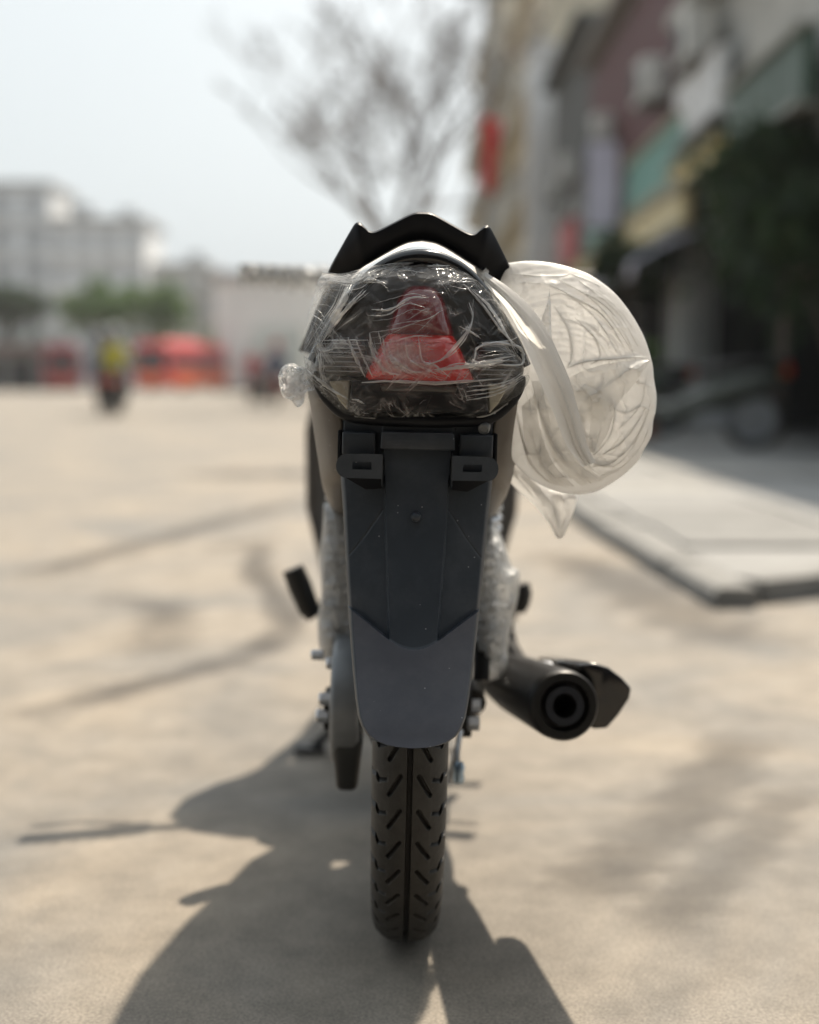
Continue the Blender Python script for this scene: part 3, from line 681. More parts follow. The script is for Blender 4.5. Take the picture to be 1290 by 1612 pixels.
def wheel(name, y, tread):
    h = empty(name, (0, y, RW), parent=bike)
    tyre_mesh(tread).build('tyre', RUBBER, h, fix=False, auto=0 if not tread else 35)
    MB().lathe([(.200, -.022), (.216, -.028), (.222, -.026), (.216, -.02), (.205, -.010), (.205, .010), (.216, .02), (.222, .026), (.216, .028), (.200, .022), (.195, .006), (.195, -.006)], (0, 0, 0), (1, 0, 0), 72, closed=True).build('rim', SATIN, h)
    MB().lathe([(0, -.055), (.03, -.055), (.055, -.045), (.062, -.03), (.062, .03), (.055, .045), (.03, .055), (0, .055)], (0, 0, 0), (1, 0, 0), 40).build('hub', ALU, h)
    for k in range(5):
        for s in (-.10, .10):
            a = 2 * PI * k / 5; d = Vector((0, math.cos(a), math.sin(a))); e = Vector((0, math.cos(a + s * 1.2), math.sin(a + s * 1.2)))
            MB().tube([d * .05, (d * .55 + e * .45) * .12, e * .2], [.013, .010, .012], 10).build('spoke', SATIN, h)
    return h
wheel('rear_wheel', 0, True); wheel('front_wheel', 1.235, False)

# ---- rear mudguard
MR = np.array([[664, 122, 1.386], [700, 121, 1.383], [760, 119, 1.377], [800, 115, 1.372], [880, 109, 1.360], [955, 103.5, 1.346], [1000, 100, 1.336], [1060, 94, 1.316], [1100, 89.5, 1.300], [1128, 85, 1.288], [1145, 79, 1.281], [1158, 70, 1.2765], [1167, 58, 1.273], [1173, 42, 1.271], [1176.5, 24, 1.270], [1178, 1.0, 1.2695]])
YV = np.concatenate([np.linspace(664, 1128, 300), np.linspace(1130, 1178, 60)]); UV = np.linspace(-1, 1, 161)
kn_ = np.ones(41) / 41; yb_ = np.interp(np.arange(600, 1240), MR[:, 0], MR[:, 2]); yb_[-62:] = yb_[-62] - .0006 * np.arange(62); yb_ = np.convolve(np.pad(yb_, 20, mode='edge'), kn_, 'valid')   # even out the side profile
PP = np.zeros((len(YV), len(UV), 3)); BIBM = np.zeros((len(YV), len(UV)))
def sst(e0, e1, x): t = np.clip((x - e0) / (e1 - e0), 0, 1); return t * t * (3 - 2 * t)
for i, y in enumerate(YV):
    half = np.interp(y, MR[:, 0], MR[:, 1]); Yb = np.interp(y, np.arange(600, 1240), yb_)
    rid = np.interp(y, [664, 760, 850, 950, 1012], [58, 51, 47, 41.5, 38.5])
    o = UV * half; ao = np.abs(o)
    bound = np.where(ao < rid, 1021 - 15 * (ao / rid) ** 2, 1006 - (ao - rid) / max(half - rid, 1) * 50)
    bib = sst(bound - 1.5, bound + 3, y)
    # upper: proud middle panel, sides falling away, dipping before the bib
    mid = 1 - sst(rid - 1.6, rid + 1.2, ao)
    side = np.clip((ao - rid) / np.maximum(half - rid, 1), 0, 1)
    up = .0065 * mid * (1 - .25 * (ao / rid) ** 2) - (1 - mid) * (.001 + .0115 * side ** 1.15) - .0035 * np.exp(-np.maximum(bound - y, 0) / 26.0) * (1 - mid * .4)
    lo = .006 - .014 * (ao / 100.0) ** 2.2
    dn = up * (1 - bib) + lo * bib; BIBM[i] = bib
    # fine diagonal moulding lines on the sides
    for sg in (1, -1):
        lx = np.interp(y, [800, 848, 876], [50, 82, 104]); 
        if 800 < y < 876: dn = dn - .0012 * np.exp(-((o * sg - lx) / 1.0) ** 2)
    edge = np.clip((np.abs(UV) - .945) / .055, 0, 1); dn = dn - .0065 * edge ** 2
    for j in range(len(UV)): PP[i, j] = S(o[j], y, Yb - dn[j])
b = MB(); b.grid(PP)
bd = np.vstack([PP[:, 0], PP[::-1, -1]]); cenb = np.array([0, 0, 0.0])
rings = [bd]
for dy, k in ((.003, 1.004), (.008, 1.004), (.022, .995)):
    q = bd.copy(); q[:, 1] += dy; q[:, 0] *= k; q[:, 2] -= np.where(bd[:, 2] < .345, (.345 - bd[:, 2]) * .03 + .0006, 0) * (1 if dy < .02 else .2); rings.append(q)
b.grid(np.array(rings))
guard = b.build('rear_mudguard', GUARD, bike, auto=32, fix=False); guard.data.materials.append(BIB); nU = len(UV) - 1
for p in guard.data.polygons:
    if p.index < (len(YV) - 1) * nU and BIBM[p.index // nU, p.index % nU] > .6 and .03 < (p.index % nU) / nU < .97: p.material_index = 1
MB().lathe([(0, -.0042), (.003, -.0038), (.0046, -.0022), (.0050, 0), (.0054, .001), (.0054, .004)], S(0, 814, 1.3595), (0, 1, 0), 28).build('rivet', GUARD, guard)
# bracket head: cross panel, side blocks, tabs with slots
def face_poly(pts, Y0, Y1, shrink=1.0, mirror=False):
    f = [S(-o if mirror else o, y, Y0) for o, y in pts]; r = [(p[0] * shrink, Y1 - AX, p[2]) for p in f]
    return f, r
MB().prism(*face_poly([(-57, 680), (57, 680), (59, 708), (-59, 708)], 1.3665, 1.40)).build('cross_panel', GUARD, guard, bevel=.0018, smooth=True)
for mi in (False, True):
    MB().prism(*face_poly([(66, 682), (119, 682), (119, 718), (66, 718)], 1.3735, 1.41, mirror=mi)).build('bracket_block', GUARD, guard, bevel=.002)
    MB().prism(*face_poly([(120, 680), (126, 680), (126, 740), (120, 738)], 1.381, 1.44, mirror=mi)).build('bracket_side', PLA, guard, bevel=.001)
    # tab plate with a rectangular slot, rounded outer end
    ang = np.linspace(PI / 2, -PI / 2, 11); outer = [(112 + 16 * math.cos(a), 735.5 - 18.5 * math.sin(a)) for a in ang]
    out = [(55, 716)] + [(112 + 16 * math.cos(a), 735.5 - 19 * math.sin(a)) for a in ang] + [(55, 755)]
    sl = [(72, 729), (102, 729), (102, 741), (72, 741)]
    bm = bmesh.new(); sg = -1 if mi else 1
    def ring(pts, Y): return [bm.verts.new(S(sg * o, y, Y)) for o, y in pts]
    for Y in (1.350, 1.356):
        A = ring(out, Y); B = ring(sl, Y)
        ea = [bm.edges.new((A[k], A[(k + 1) % len(A)])) for k in range(len(A))]; eb = [bm.edges.new((B[k], B[(k + 1) % 4])) for k in range(4)]
        bmesh.ops.triangle_fill(bm, edges=ea + eb, use_beauty=True)
        if Y == 1.350: A0, B0 = A, B
    for A_, B_ in ((A0, A), (B0, B)):
        n = len(A_)
        for k in range(n): bm.faces.new((A_[k], A_[(k + 1) % n], B_[(k + 1) % n], B_[k]))
    bm.verts.index_update(); bb = MB(); bb.add([v.co[:] for v in bm.verts], [[v.index for v in f.verts] for f in bm.faces]); bm.free()
    bb.build('reflector_tab', GUARD, guard, smooth=False)
    MB().prism(*face_poly([(72, 729), (102, 729), (102, 740), (72, 740)], 1.3625, 1.368, mirror=mi)).build('slot_back', GUARD, guard)
    # wedge gusset under the tab
    f = [S(sg * o, y, Y) for o, y, Y in ((56, 754.5, 1.3505), (112, 754.5, 1.3505), (80, 772, 1.368), (56, 770, 1.366))]
    r = [S(sg * o, y, Y) for o, y, Y in ((56, 750, 1.375), (112, 750, 1.38), (80, 772, 1.385), (56, 770, 1.38))]
    MB().prism(f, r).build('gusset', PLA, guard, smooth=False)
    f = [S(sg * o, y, Y) for o, y, Y in ((54, 718, 1.351), (60, 718, 1.351), (60, 754, 1.351), (54, 768, 1.362))]
    r = [S(sg * o, y, 1.378) for o, y in ((54, 718), (60, 718), (60, 754), (54, 768))]
    MB().prism(f, r).build('tab_web', GUARD, guard, smooth=False)
MB().lathe([(0, -.001), (.0035, -.001), (.0045, -.003), (.006, -.002), (.0065, .002), (.0065, .006)], S(104, 672, 1.378), (0.1, 1, .5), 20).build('bolt', ALU, bike)

# ---- tail lamp, cowl, rim
def mirror_path(h): return [(-a, b) for a, b in h[::-1] if a > 0] + list(h)
HS = mat('smoked_lamp_housing', (0.022, 0.020, 0.018), .30, var=.1, coat=.3)
ho = [(0, 414), (45, 424), (82, 450), (118, 498), (148, 540), (164, 566), (160, 588), (140, 602), (0, 602)]
ho = [(-a, b) for a, b in ho[::-1] if a > 0][:] + ho
f = [S(o, y, 1.366 + .00022 * abs(o)) for o, y in ho]; r = [(p[0] * .93, 1.55 - AX, p[2] - .0) for p in f]
lamp = MB().prism(f, r).build('tail_lamp_housing', HS, bike, bevel=.003)
REDU = mat('dark_red_lens', (0.17, 0.008, 0.012), .18, var=.12, scale=60, coat=.5)
REDL = mat('bright_red_lens', (0.60, 0.016, 0.012), .16, var=.10, scale=80, coat=.5, bump=.35, bscale=260)
inflate(mirror_path([(0, 449), (20, 453), (35, 470), (44, 497), (52, 524), (46, 534), (0, 536)]), (0, 500), 1.368, .026, .006, 80, 18, space=S).build('brake_lens', REDU, lamp)
inflate(mirror_path([(0, 520), (44, 523), (58, 536), (70, 560), (84, 590), (80, 600), (0, 601)]), (0, 566), 1.366, .034, .006, 96, 24, p=2.4, space=S).build('tail_lens', REDL, lamp)
# faint moulded lines across the lenses
for y_ in (538, 552, 566, 580):
    hw = np.interp(y_, [526, 552, 588], [50, 62, 74]); pts = [S(o, y_, 1.334 + .030 * (abs(o) / 80) ** 2 + .0010) for o in np.linspace(-hw, hw, 15)]
    MB().tube(pts, .0007, 6).build('lens_rib', REDL, lamp)
CLR = mat('clear_indicator_lens', (0.20, 0.20, 0.20), .10, var=.1, coat=.6)
AMB = mat('indicator_reflector', (0.07, 0.068, 0.065), .28, .5, var=.2, scale=90)
for sg in (-1, 1):
    il = inflate([(sg * a, b) for a, b in ((88, 536), (128, 534), (156, 556), (164, 570), (156, 590), (90, 594), (82, 570))], (sg * 122, 566), 1.378, .020, .004, 64, 14, space=S).build('indicator_lens', AMB, lamp)
    for k in range(7):
        y_ = 542 + k * 7.5; x1 = np.interp(y_, [540, 568, 590], [132, 156, 146])
        MB().tube([S(sg * o, y_, 1.3575 + .018 * (abs(o - 122) / 42.0) ** 3) for o in np.linspace(94, x1, 9)], .0008, 6).build('lens_rib', CLR, il)
pl = MB().prism(*face_poly([(-106, 600), (106, 600), (110, 650), (-110, 650)], 1.362, 1.46)).build('plate_lamp_box', PLA, bike, bevel=.003)
MB().prism(*face_poly([(-62, 606), (62, 606), (58, 616), (-58, 616)], 1.358, 1.365)).build('plate_lamp', HS, pl, bevel=.001)
MB().prism(*face_poly([(-20, 622), (20, 622), (10, 648), (-10, 648)], 1.3585, 1.364)).build('centre_rib', PLA, pl, bevel=.0012)
CREAM = mat('clear_corner_lens', (0.42, 0.39, 0.31), .25, var=.15, scale=70)
for sg in (-1, 1): MB().prism(*face_poly([(sg * a, b) for a, b in ((109, 600), (142, 603), (126, 632), (112, 648))], 1.372, 1.42)).build('corner_lens', CREAM, lamp, bevel=.0015)
path = [S(o, y, 1.372 + .0001 * abs(o)) for o, y in smooth_path(mirror_path([(0, 661), (60, 660), (110, 655), (140, 634), (158, 608), (163, 588)]), 60)]
MB().tube(path, [.0030 + .0046 * math.sin(PI * k / 59) ** .6 for k in range(60)], 12).build('lower_rim', PLA, bike)
arch = smooth_path(mirror_path([(0, 405), (35, 411), (70, 430), (100, 462), (130, 505), (152, 540), (168, 572)]), 61)
MB().tube([S(o, y, 1.376 + .0002 * abs(o)) for o, y in arch], [.0058 + .0028 * math.sin(PI * k / 60) for k in range(61)], 12).build('tail_cowl_edge', GLOSS, bike)
P = [[S(o * k, 405 + (y - 405) * 1.0, Yq) if Yq < 1.4 else S(o * k, 405 + (y - 405), 1.378) * np.array([1, 0, 1]) + np.array([0, Yq - AX, dz]) for o, y in arch] for Yq, k, dz in ((1.379, .985, 0), (1.45, 1.0, .004), (1.60, 1.02, .0), (1.80, 1.0, -.02))]
MB().grid(P).build('tail_cowl', PLA, bike, solid=.003)

# ---- grab rail: arched plate with two horns
ro = [(0, 333, 1.405), (16, 335, 1.405), (45, 350, 1.409), (72, 364, 1.413), (84, 365, 1.415), (92, 358, 1.417), (99, 352, 1.419), (106, 353, 1.420), (113, 364, 1.424), (128, 392, 1.432), (146, 428, 1.448), (154, 462, 1.470), (168, 500, 1.505), (186, 548, 1.56), (189, 556, 1.57)]
ri = [(0, 377, 1.412), (20, 380, 1.412), (35, 386, 1.413), (48, 393, 1.415), (60, 400, 1.418), (70, 406, 1.42), (80, 412, 1.422), (90, 418, 1.425), (98, 424, 1.43), (106, 432, 1.438), (113, 440, 1.448), (126, 466, 1.470), (145, 505, 1.505), (168, 552, 1.56), (172, 560, 1.57)]
so = smooth_path(ro, 60); si = smooth_path(ri, 60)
so = np.vstack([so[::-1] * [-1, 1, 1], so[1:]]); si = np.vstack([si[::-1] * [-1, 1, 1], si[1:]])
rows = []
for k in range(len(so)):
    o3 = S(*so[k]); i3 = S(*si[k]); c = (o3 + i3) / 2; th = .015 + .016 * (abs(so[k][0]) / 189) ** 2
    fw = np.array([0, th, .0])
    prof = [i3 + [0, .002, 0], i3 * .94 + o3 * .06 + [0, -.001, 0], c + [0, -.0035, 0], o3 * .93 + i3 * .07 + [0, -.001, 0], o3 + [0, .003, 0], o3 + fw * .5 + [0, 0, .001], o3 + fw, c + fw * 1.15, i3 + fw, i3 + fw * .5]
    rows.append(prof)
b = MB(); b.grid(np.array(rows), cv=True); n = len(rows[0]); b.f.append(tuple(range(n))); b.f.append(tuple((len(rows) - 1) * n + k for k in range(n))[::-1])
b.build('grab_rail', PLA, bike, auto=50)

# ---- body panels, seat
secs = []
for y, sx, zt, zb in ((-.262, .70, .735, .615), (-.235, .86, .745, .60), (-.19, .97, .752, .585), (-.10, 1.0, .755, .565), (.05, 1.0, .755, .53), (.25, .98, .745, .50), (.45, .85, .70, .47), (.62, .6, .62, .46)):
    half = [(.055, zt), (.095, zt - .004), (.118, zt - .025), (.124, zt - .06), (.121, (zt + zb) / 2), (.112, zb + .03), (.104, zb), (.080, zb - .005)]
    secs.append([(x * sx, y, z) for x, z in half])
for sg in (-1, 1):
    b = MB(); b.grid([smooth_path([(sg * p[0], p[1], p[2]) for p in s_], 24) for s_ in secs]); b.build('side_panel', TAUPE, bike, solid=.003)
P = []
for y, hw, zt, zb in ((-.17, .06, .752, .735), (-.15, .095, .770, .735), (-.05, .115, .778, .735), (.15, .125, .772, .72), (.35, .12, .752, .70), (.50, .095, .735, .68), (.60, .07, .715, .66), (.62, .03, .69, .67)):
    P.append([(hw * math.cos(a) * (1 if math.sin(a) >= 0 else .92), y, (zt + zb) / 2 + (zt - zb) / 2 * (abs(math.sin(a)) ** .5 * np.sign(math.sin(a)))) for a in np.linspace(0, 2 * PI, 28, endpoint=False)])
b = MB(); b.grid(P, cv=True); b.f.append(tuple(range(28))); b.build('seat', mat('black_vinyl', (.016, .016, .016), .55, bump=.4, bscale=500), bike)
MB().box((0, .2, .60), (.10, .75, .14), .02).build('battery_box', PLA, bike)
MB().box((0, -.12, .60), (.13, .16, .16), .02).build('inner_fender', PLA, bike)

# ---- swingarm, shocks, chain case, brake, nuts
for sg in (-1, 1):
    MB().tube([(sg * .082, .02, RW), (sg * .078, .25, RW + .02), (sg * .065, .48, RW + .03)], [.017, .016, .018], 12).build('swingarm', SATIN, bike)
    MB().tube([(sg * .092, .03, .315), (sg * .096, .075, .46), (sg * .098, .10, .575)], [.011, .010, .011], 12).build('shock_absorber', SATIN, bike)
    sp = [(sg * (.0945 + .002 * k / 160) + .019 * math.cos(k * .55), .052 + .045 * k / 160 + .019 * math.sin(k * .55), .36 + .19 * k / 160) for k in range(161)]
    MB().tube(sp, .0035, 6).build('shock_spring', STEEL, bike)
cc = []
for (y, z) in [(-.082 * math.cos(a), RW + .004 + .080 * math.sin(a)) for a in np.linspace(-PI / 2, PI / 2, 19)] + [(.30, RW + .085), (.42, RW + .06), (.46, RW + .02), (.42, RW - .03), (.30, RW - .07)]: cc.append((y, z))
b = MB(); b.prism([(-.0985, y, z) for y, z in cc], [(-.0615, y, z) for y, z in cc]).build('chain_case', ALU, bike, bevel=.007)
b = MB(); b.prism([(-.096, -.074, .262), (-.056, -.074, .262), (-.058, -.02, .262), (-.096, -.02, .262)], [(-.090, -.050, .188), (-.064, -.050, .188), (-.064, -.015, .188), (-.090, -.015, .188)]).build('case_guard', mat('dark_grey_guard', (.030, .031, .032), .5), bike, bevel=.008)
def hexnut(loc, r, L, m=STEEL, axis=(1, 0, 0), name='axle_nut'):
    return MB().lathe([(0, -L / 2), (r * .8, -L / 2), (r, -L / 2 + .002), (r, L / 2), (0, L / 2)], loc, axis, 6).build(name, m, bike, smooth=False, bevel=.0008)
for (px, py, Y, r) in ((517, 1103, 1.63, .0085), (513, 1130, 1.64, .0095), (503, 1034, 1.66, .007), (527, 1047, 1.63, .008)):
    p = S(px - 651, py, Y); hexnut(p, r, .016)
MB().tube([S(-122, 1117, 1.65), S(-95, 1117, 1.66)], .009, 10).build('axle', STEEL, bike)
MB().box(S(-127, 1117, 1.66), (.012, .05, .045), .003).build('chain_adjuster', SATIN, bike)
for (px, py, Y, r) in ((751, 1108, 1.64, .009), (750, 1136, 1.63, .010)):
    p = S(px - 650, py, Y); hexnut(p, r, .016)
MB().box(S(88, 1120, 1.66), (.014, .06, .05), .003).build('chain_adjuster', SATIN, bike)
MB().tube([S(80, 1150, 1.62), S(77, 1185, 1.60), S(78, 1222, 1.60)], [.003, .0028, .0028], 8).build('brake_rod', STEEL, bike)
p = S(79, 1214, 1.598); MB().lathe([(0, -.013), (.0055, -.013), (.0075, -.008), (.0062, 0), (.0078, .006), (.005, .013), (0, .013)], p, (0, .2, 1), 16).build('adjuster_nut', mat('blue_zinc', (.35, .45, .55), .3, 1.0), bike)
MB().tube([S(80, 1150, 1.62), (.06, .1, .16), (.07, .5, .17)], .004, 8).build('brake_link', STEEL, bike)

# ---- exhaust
E0 = S(243, 1106, 1.545); E1 = S(135, 1058, 1.93); ax = Vector(E0 - E1).normalized(); L = float(np.linalg.norm(E0 - E1))
prof = [(.0, -.05), (.014, -.05), (.016, -.02), (.0285, 0), (.034, .05), (.040, .15), (.0430, L - .02), (.0420, L - .004), (.0395, L), (.0305, L), (.0290, L - .004), (.0275, L - .012), (.0245, L - .012), (.0235, L - .004), (.0215, L - .002), (.0155, L - .002), (.0145, L - .004), (.0140, L - .06), (.0, L - .06)]
muf = MB().lathe(prof, E1, ax, 64).build('muffler', SATIN, bike, auto=50)
MB().lathe([(.0155, L - .0015), (.0225, L - .0015), (.0232, L + .0006), (.0148, L + .0006)], E1, ax, 48, closed=True).build('outlet_ring', mat('dark_blue_steel', (.020, .023, .032), .38, .4), muf)
hpx = [(912, 1041), (938, 1037), (962, 1044), (984, 1060), (999, 1076), (996, 1092), (980, 1118), (962, 1140), (940, 1142), (926, 1130), (936, 1100), (928, 1066)]
f = [S(a - 650, b_, 1.60) for a, b_ in hpx]; dv = np.array(E1 - E0); dv = dv / np.linalg.norm(dv)
f2 = []
for p in f: f2.append(p + dv * .20 * 1.0 + (S(252, 1090, 1.6) - p) * .18)
MB().prism(f, f2).build('heat_shield', GLOSS, muf, bevel=.0035)
MB().box(S(205, 1042, 1.72), (.03, .02, .008), .002).build('shield_clip', STEEL, muf)
MB().tube([E1 + np.array(-ax) * .02, S(122, 1050, 2.05), (.085, .62, .2), (.06, .85, .19), (.03, .95, .26)], [.015, .014, .013, .013, .013], 14).build('exhaust_pipe', STEEL, bike)
MB().tube([S(172, 1040, 1.85), S(160, 1018, 1.95), S(150, 985, 2.02), S(138, 960, 2.05)], [.012, .012, .011, .012], 10).build('muffler_bracket', SATIN, bike)

# ---- pegs, stands
for pts, rr in (([S(-152, 975, 2.02), S(-160, 962, 2.02), S(-176, 925, 2.02), S(-187, 899, 2.02)], [.011, .0165, .0185, .017]), ([S(168, 958, 2.02), S(172, 945, 2.02), S(174, 930, 2.02), S(172, 915, 2.02)], [.012, .015, .016, .014])):
    b = MB(); b.tube(pts, rr, 14); b.build('passenger_peg', mat('peg_rubber', (.012, .012, .012), .6, bump=.5, bscale=300), bike)
for sg in (-1, 1):
    MB().tube([(sg * .10, .36, .36), (sg * .13, .37, .38)], .010, 10).build('peg_bracket', SATIN, bike)
    MB().tube([(sg * .10, .78, .27), (sg * .20, .78, .275)], [.011, .014], 12).build('rider_peg', MATS['peg_rubber'], bike)
MB().lathe([(0, -.01), (.012, -.01), (.014, -.002), (.014, .01), (0, .01)], S(150, 983, 2.0), (0, 1, 0), 14).build('bolt', STEEL, bike)
g0 = G(492, 1186); gx = np.array([g0[0] + .006, g0[1] - AX, 0.006])
MB().tube([(-.07, .50, .24), gx + [0.03, 0, .03], gx], [.010, .009, .009], 10).build('side_stand', SATIN, bike)
MB().box(gx + [-.005, 0, .002], (.06, .045, .008), .003).build('stand_foot', SATIN, bike)
for sg in (-1, 1): MB().tube([(sg * .06, .48, .22), (sg * .10, .58, .16), (sg * .115, .62, .12)], .010, 8).build('centre_stand_leg', SATIN, bike)

# ---- engine, frame and front end
MB().box((0, .62, .30), (.20, .26, .22), .04).build('engine_case', ALU, bike)
MB().lathe([(0, 0), (.055, 0), (.06, .02), (.06, .2), (.05, .24), (0, .24)], (0, .72, .33), (0, 1, .25), 24).build('cylinder', ALU, bike)
for sg in (-1, 1): MB().lathe([(0, 0), (.085, 0), (.09, .01), (.075, .03), (0, .035)], (sg * .10, .60, .30), (sg, 0, 0), 32).build('engine_cover', SATIN, bike)
MB().tube([(0, .25, .60), (0, .6, .50), (0, .85, .55), (0, 1.02, .80)], [.03, .03, .03, .028], 12).build('main_frame', SATIN, bike)
for sg in (-1, 1):
    b = MB(); P = []
    for z, y, hw in ((.24, .93, .10), (.32, .95, .17), (.45, .97, .205), (.60, .985, .21), (.75, 1.00, .18), (.86, 1.02, .12), (.92, 1.04, .05)):
        P.append([(sg * hw * s, y + .05 - .10 * s ** 2, z) for s in np.linspace(0.02, 1, 8)])
    b.grid(P).build('leg_shield', TAUPE, bike, solid=.005)
b = MB(); P = []
for k, (y, hw, zt, zb) in enumerate(((.93, .05, .875, .83), (.96, .115, .895, .80), (1.04, .135, .90, .72), (1.12, .12, .87, .68), (1.18, .085, .82, .70), (1.21, .03, .78, .73))):
    P.append([(hw * math.cos(a), y, (zt + zb) / 2 + (zt - zb) / 2 * math.sin(a)) for a in np.linspace(0, 2 * PI, 24, endpoint=False)])
b.grid(P, cv=True); b.f.append(tuple(range(24))); b.f.append(tuple(5 * 24 + k for k in range(24))); b.build('head_cowl', TAUPE, bike)
inflate_h = MB().lathe([(0, 0), (.05, -.004), (.075, -.02), (.08, -.04)], (0, 1.222, .765), (0, 1, .15), 28).build('headlight', CLR, bike)
MB().tube(smooth_path([(-.345, .955, .905), (-.22, .985, .905), (-.12, 1.0, .893), (0, 1.01, .885), (.12, 1.0, .893), (.22, .985, .905), (.345, .955, .905)], 40), .011, 12).build('handlebar', SATIN, bike)
for sg in (-1, 1):
    MB().tube([(sg * .225, .984, .905), (sg * .345, .955, .905)], [.0155, .0155], 14).build('grip', MATS['peg_rubber'], bike)
    MB().tube([(sg * .20, 1.02, .902), (sg * .28, 1.025, .898), (sg * .35, 1.0, .892)], [.006, .005, .006], 8).build('lever', STEEL, bike)
    MB().tube([(sg * .085, 1.235, .288), (sg * .085, 1.13, .58), (sg * .08, 1.07, .74)], [.018, .020, .017], 14).build('fork_leg', ALU, bike)
P = []
for a in np.linspace(-.35, 2.3, 26):
    P.append([(x, 1.235 + math.cos(a) * (.315 - .35 * x * x / .05 * .05), .288 + math.sin(a) * (.315 - 4 * x * x)) for x in np.linspace(-.055, .055, 9)])
MB().grid(P).build('front_mudguard', TAUPE, bike, solid=.003)

# ================================================================== PLASTIC BAG
def crease_field(curves):
    """curves: (points, amplitude, width near side, width far side)"""
    pre = [(smooth_path(c[0], 24), c[1], c[2], c[3]) for c in curves]
    def fn(PX):
        sh = PX.shape[:2]; Q = PX.reshape(-1, 2); H = np.zeros(len(Q))
        for P, A, w1, w2 in pre:
            best = np.full(len(Q), 1e9); sd_ = np.zeros(len(Q)); tt = np.zeros(len(Q))
            for k in range(len(P) - 1):
                a, d = P[k], P[k + 1] - P[k]; L2 = d @ d + 1e-9
                t = np.clip(((Q - a) @ d) / L2, 0, 1); r = Q - a - t[:, None] * d; ds = (r ** 2).sum(1)
                m = ds < best; best[m] = ds[m]; sd_[m] = np.sign(d[0] * r[m, 1] - d[1] * r[m, 0]); tt[m] = (k + t[m]) / (len(P) - 1)
            ds = np.sqrt(best); fade = np.clip(np.minimum(tt, 1 - tt) * 8, 0, 1)
            H += A * fade * np.where(sd_ > 0, np.exp(-(ds / w1) ** 1.2), np.exp(-(ds / w2) ** 1.2))
        return H.reshape(sh)
    return fn
BAGM = bag_material()
BC = [
 ([(801, 431), (847, 434), (885, 434), (902, 428)], .004, 14, 3),
 ([(815, 445), (862, 448), (906, 469), (941, 489), (964, 515), (987, 553)], .005, 3, 16),
 ([(900, 431), (935, 445), (970, 469), (993, 492), (1014, 521), (1024, 565)], .005, 14, 3),
 ([(850, 470), (888, 463), (923, 486), (947, 512), (964, 542), (976, 562)], .004, 3, 12),
 ([(880, 440), (920, 462), (950, 488), (975, 520), (1000, 560)], .003, 3, 8),
 ([(912, 442), (950, 470), (980, 500), (1005, 545)], .003, 7, 2.5),
 ([(905, 500), (935, 530), (945, 560), (930, 575)], .004, 3, 12),
 ([(872, 480), (895, 520), (900, 560), (893, 580)], .005, 12, 3),
 ([(891, 580), (923, 569), (964, 565), (1008, 562), (1025, 566)], .010, 22, 2.5),
 ([(1025, 566), (1017, 600), (1011, 632), (993, 658), (970, 679)], .007, 16, 3),
 ([(923, 626), (950, 612), (982, 588), (1008, 571)], .006, 10, 3),
 ([(964, 623), (968, 647), (963, 679), (947, 705), (932, 719)], .008, 16, 2.5),
 ([(836, 594), (847, 638), (865, 682), (882, 717), (912, 746), (941, 754), (976, 740)], .007, 3, 14),
 ([(856, 588), (877, 638), (900, 687), (923, 728), (947, 749)], .007, 3, 12),
 ([(868, 600), (888, 650), (908, 700), (930, 735)], .004, 3, 8),
 ([(900, 632), (912, 670), (923, 705), (935, 728), (964, 734), (985, 722)], .009, 3, 12),
 ([(833, 667), (847, 711), (868, 749), (900, 772), (923, 779)], .006, 3, 12),
 ([(822, 690), (835, 730), (862, 757), (890, 766)], .005, 3, 10),
 ([(845, 620), (858, 665), (875, 705), (900, 738)], .004, 6, 3),
 ([(945, 750), (980, 735), (1008, 705), (1024, 670)], .006, 12, 3),
 ([(935, 735), (965, 728), (995, 700), (1015, 665), (1026, 630)], .005, 10, 3),
 ([(950, 715), (975, 700), (1000, 672), (1018, 640)], .004, 8, 3),
 ([(812, 640), (822, 690), (840, 735), (880, 770)], .005, 8, 3),
 ([(1000, 600), (1028, 612), (1033, 640)], .004, 8, 3),
 ([(960, 640), (985, 650), (1010, 640), (1030, 650)], .004, 8, 3)]
bagf = crease_field(BC)
bag = empty('plastic_bag', W(905, 600, 1.47)); bag_o = np.array(bag.location)
def local(fn): return lambda px, py, Y: fn(px, py, Y) - bag_o
def bagdisp(PX, s, sgn):
    base = bagf(PX) if sgn < 0 else .4 * bagf(PX)
    rad = np.hypot(PX[..., 0] - 880, PX[..., 1] - 640)
    ribs = np.sin(rad * .62 + 3 * fbm(np.stack([PX[..., 0] * .02, PX[..., 1] * .02, rad * 0], -1), 2)) * np.clip((640 - PX[..., 1]) / 100, 0, 1) * np.clip((rad - 60) / 60, 0, 1)
    ang = np.arctan2(PX[..., 1] - 560, PX[..., 0] - 850)
    ribs2 = np.sin(ang * 46 + 2 * fbm(np.stack([PX[..., 0] * .02, PX[..., 1] * .02, rad * 0 + 5], -1), 2)) * np.clip((PX[..., 1] - 640) / 60, 0, 1)
    n1 = fbm(np.stack([PX[..., 0] * .022, PX[..., 1] * .022, rad * 0 + sgn * 9], -1), 4)
    nr = 1 - np.abs(fbm(np.stack([PX[..., 0] * .03, PX[..., 1] * .03, rad * 0 + sgn * 3 + 20], -1), 3)) * 2
    return .55 * base + ribs * .0004 + ribs2 * .0003 + n1 * .006 + np.clip(nr, 0, 1) ** 3 * .003
OUT = [(800, 414), (826, 411), (855, 412), (884, 417), (908, 424), (930, 433), (950, 446), (968, 461), (985, 481), (1000, 503), (1012, 525), (1021, 548), (1028, 575), (1030, 596), (1034, 622), (1033, 646), (1029, 662), (1026, 686), (1014, 708), (1004, 726), (985, 745), (966, 759), (945, 771), (925, 777), (900, 778), (872, 772), (846, 760), (824, 744), (806, 722), (798, 690), (800, 640), (796, 580), (790, 520), (786, 460), (790, 424)]
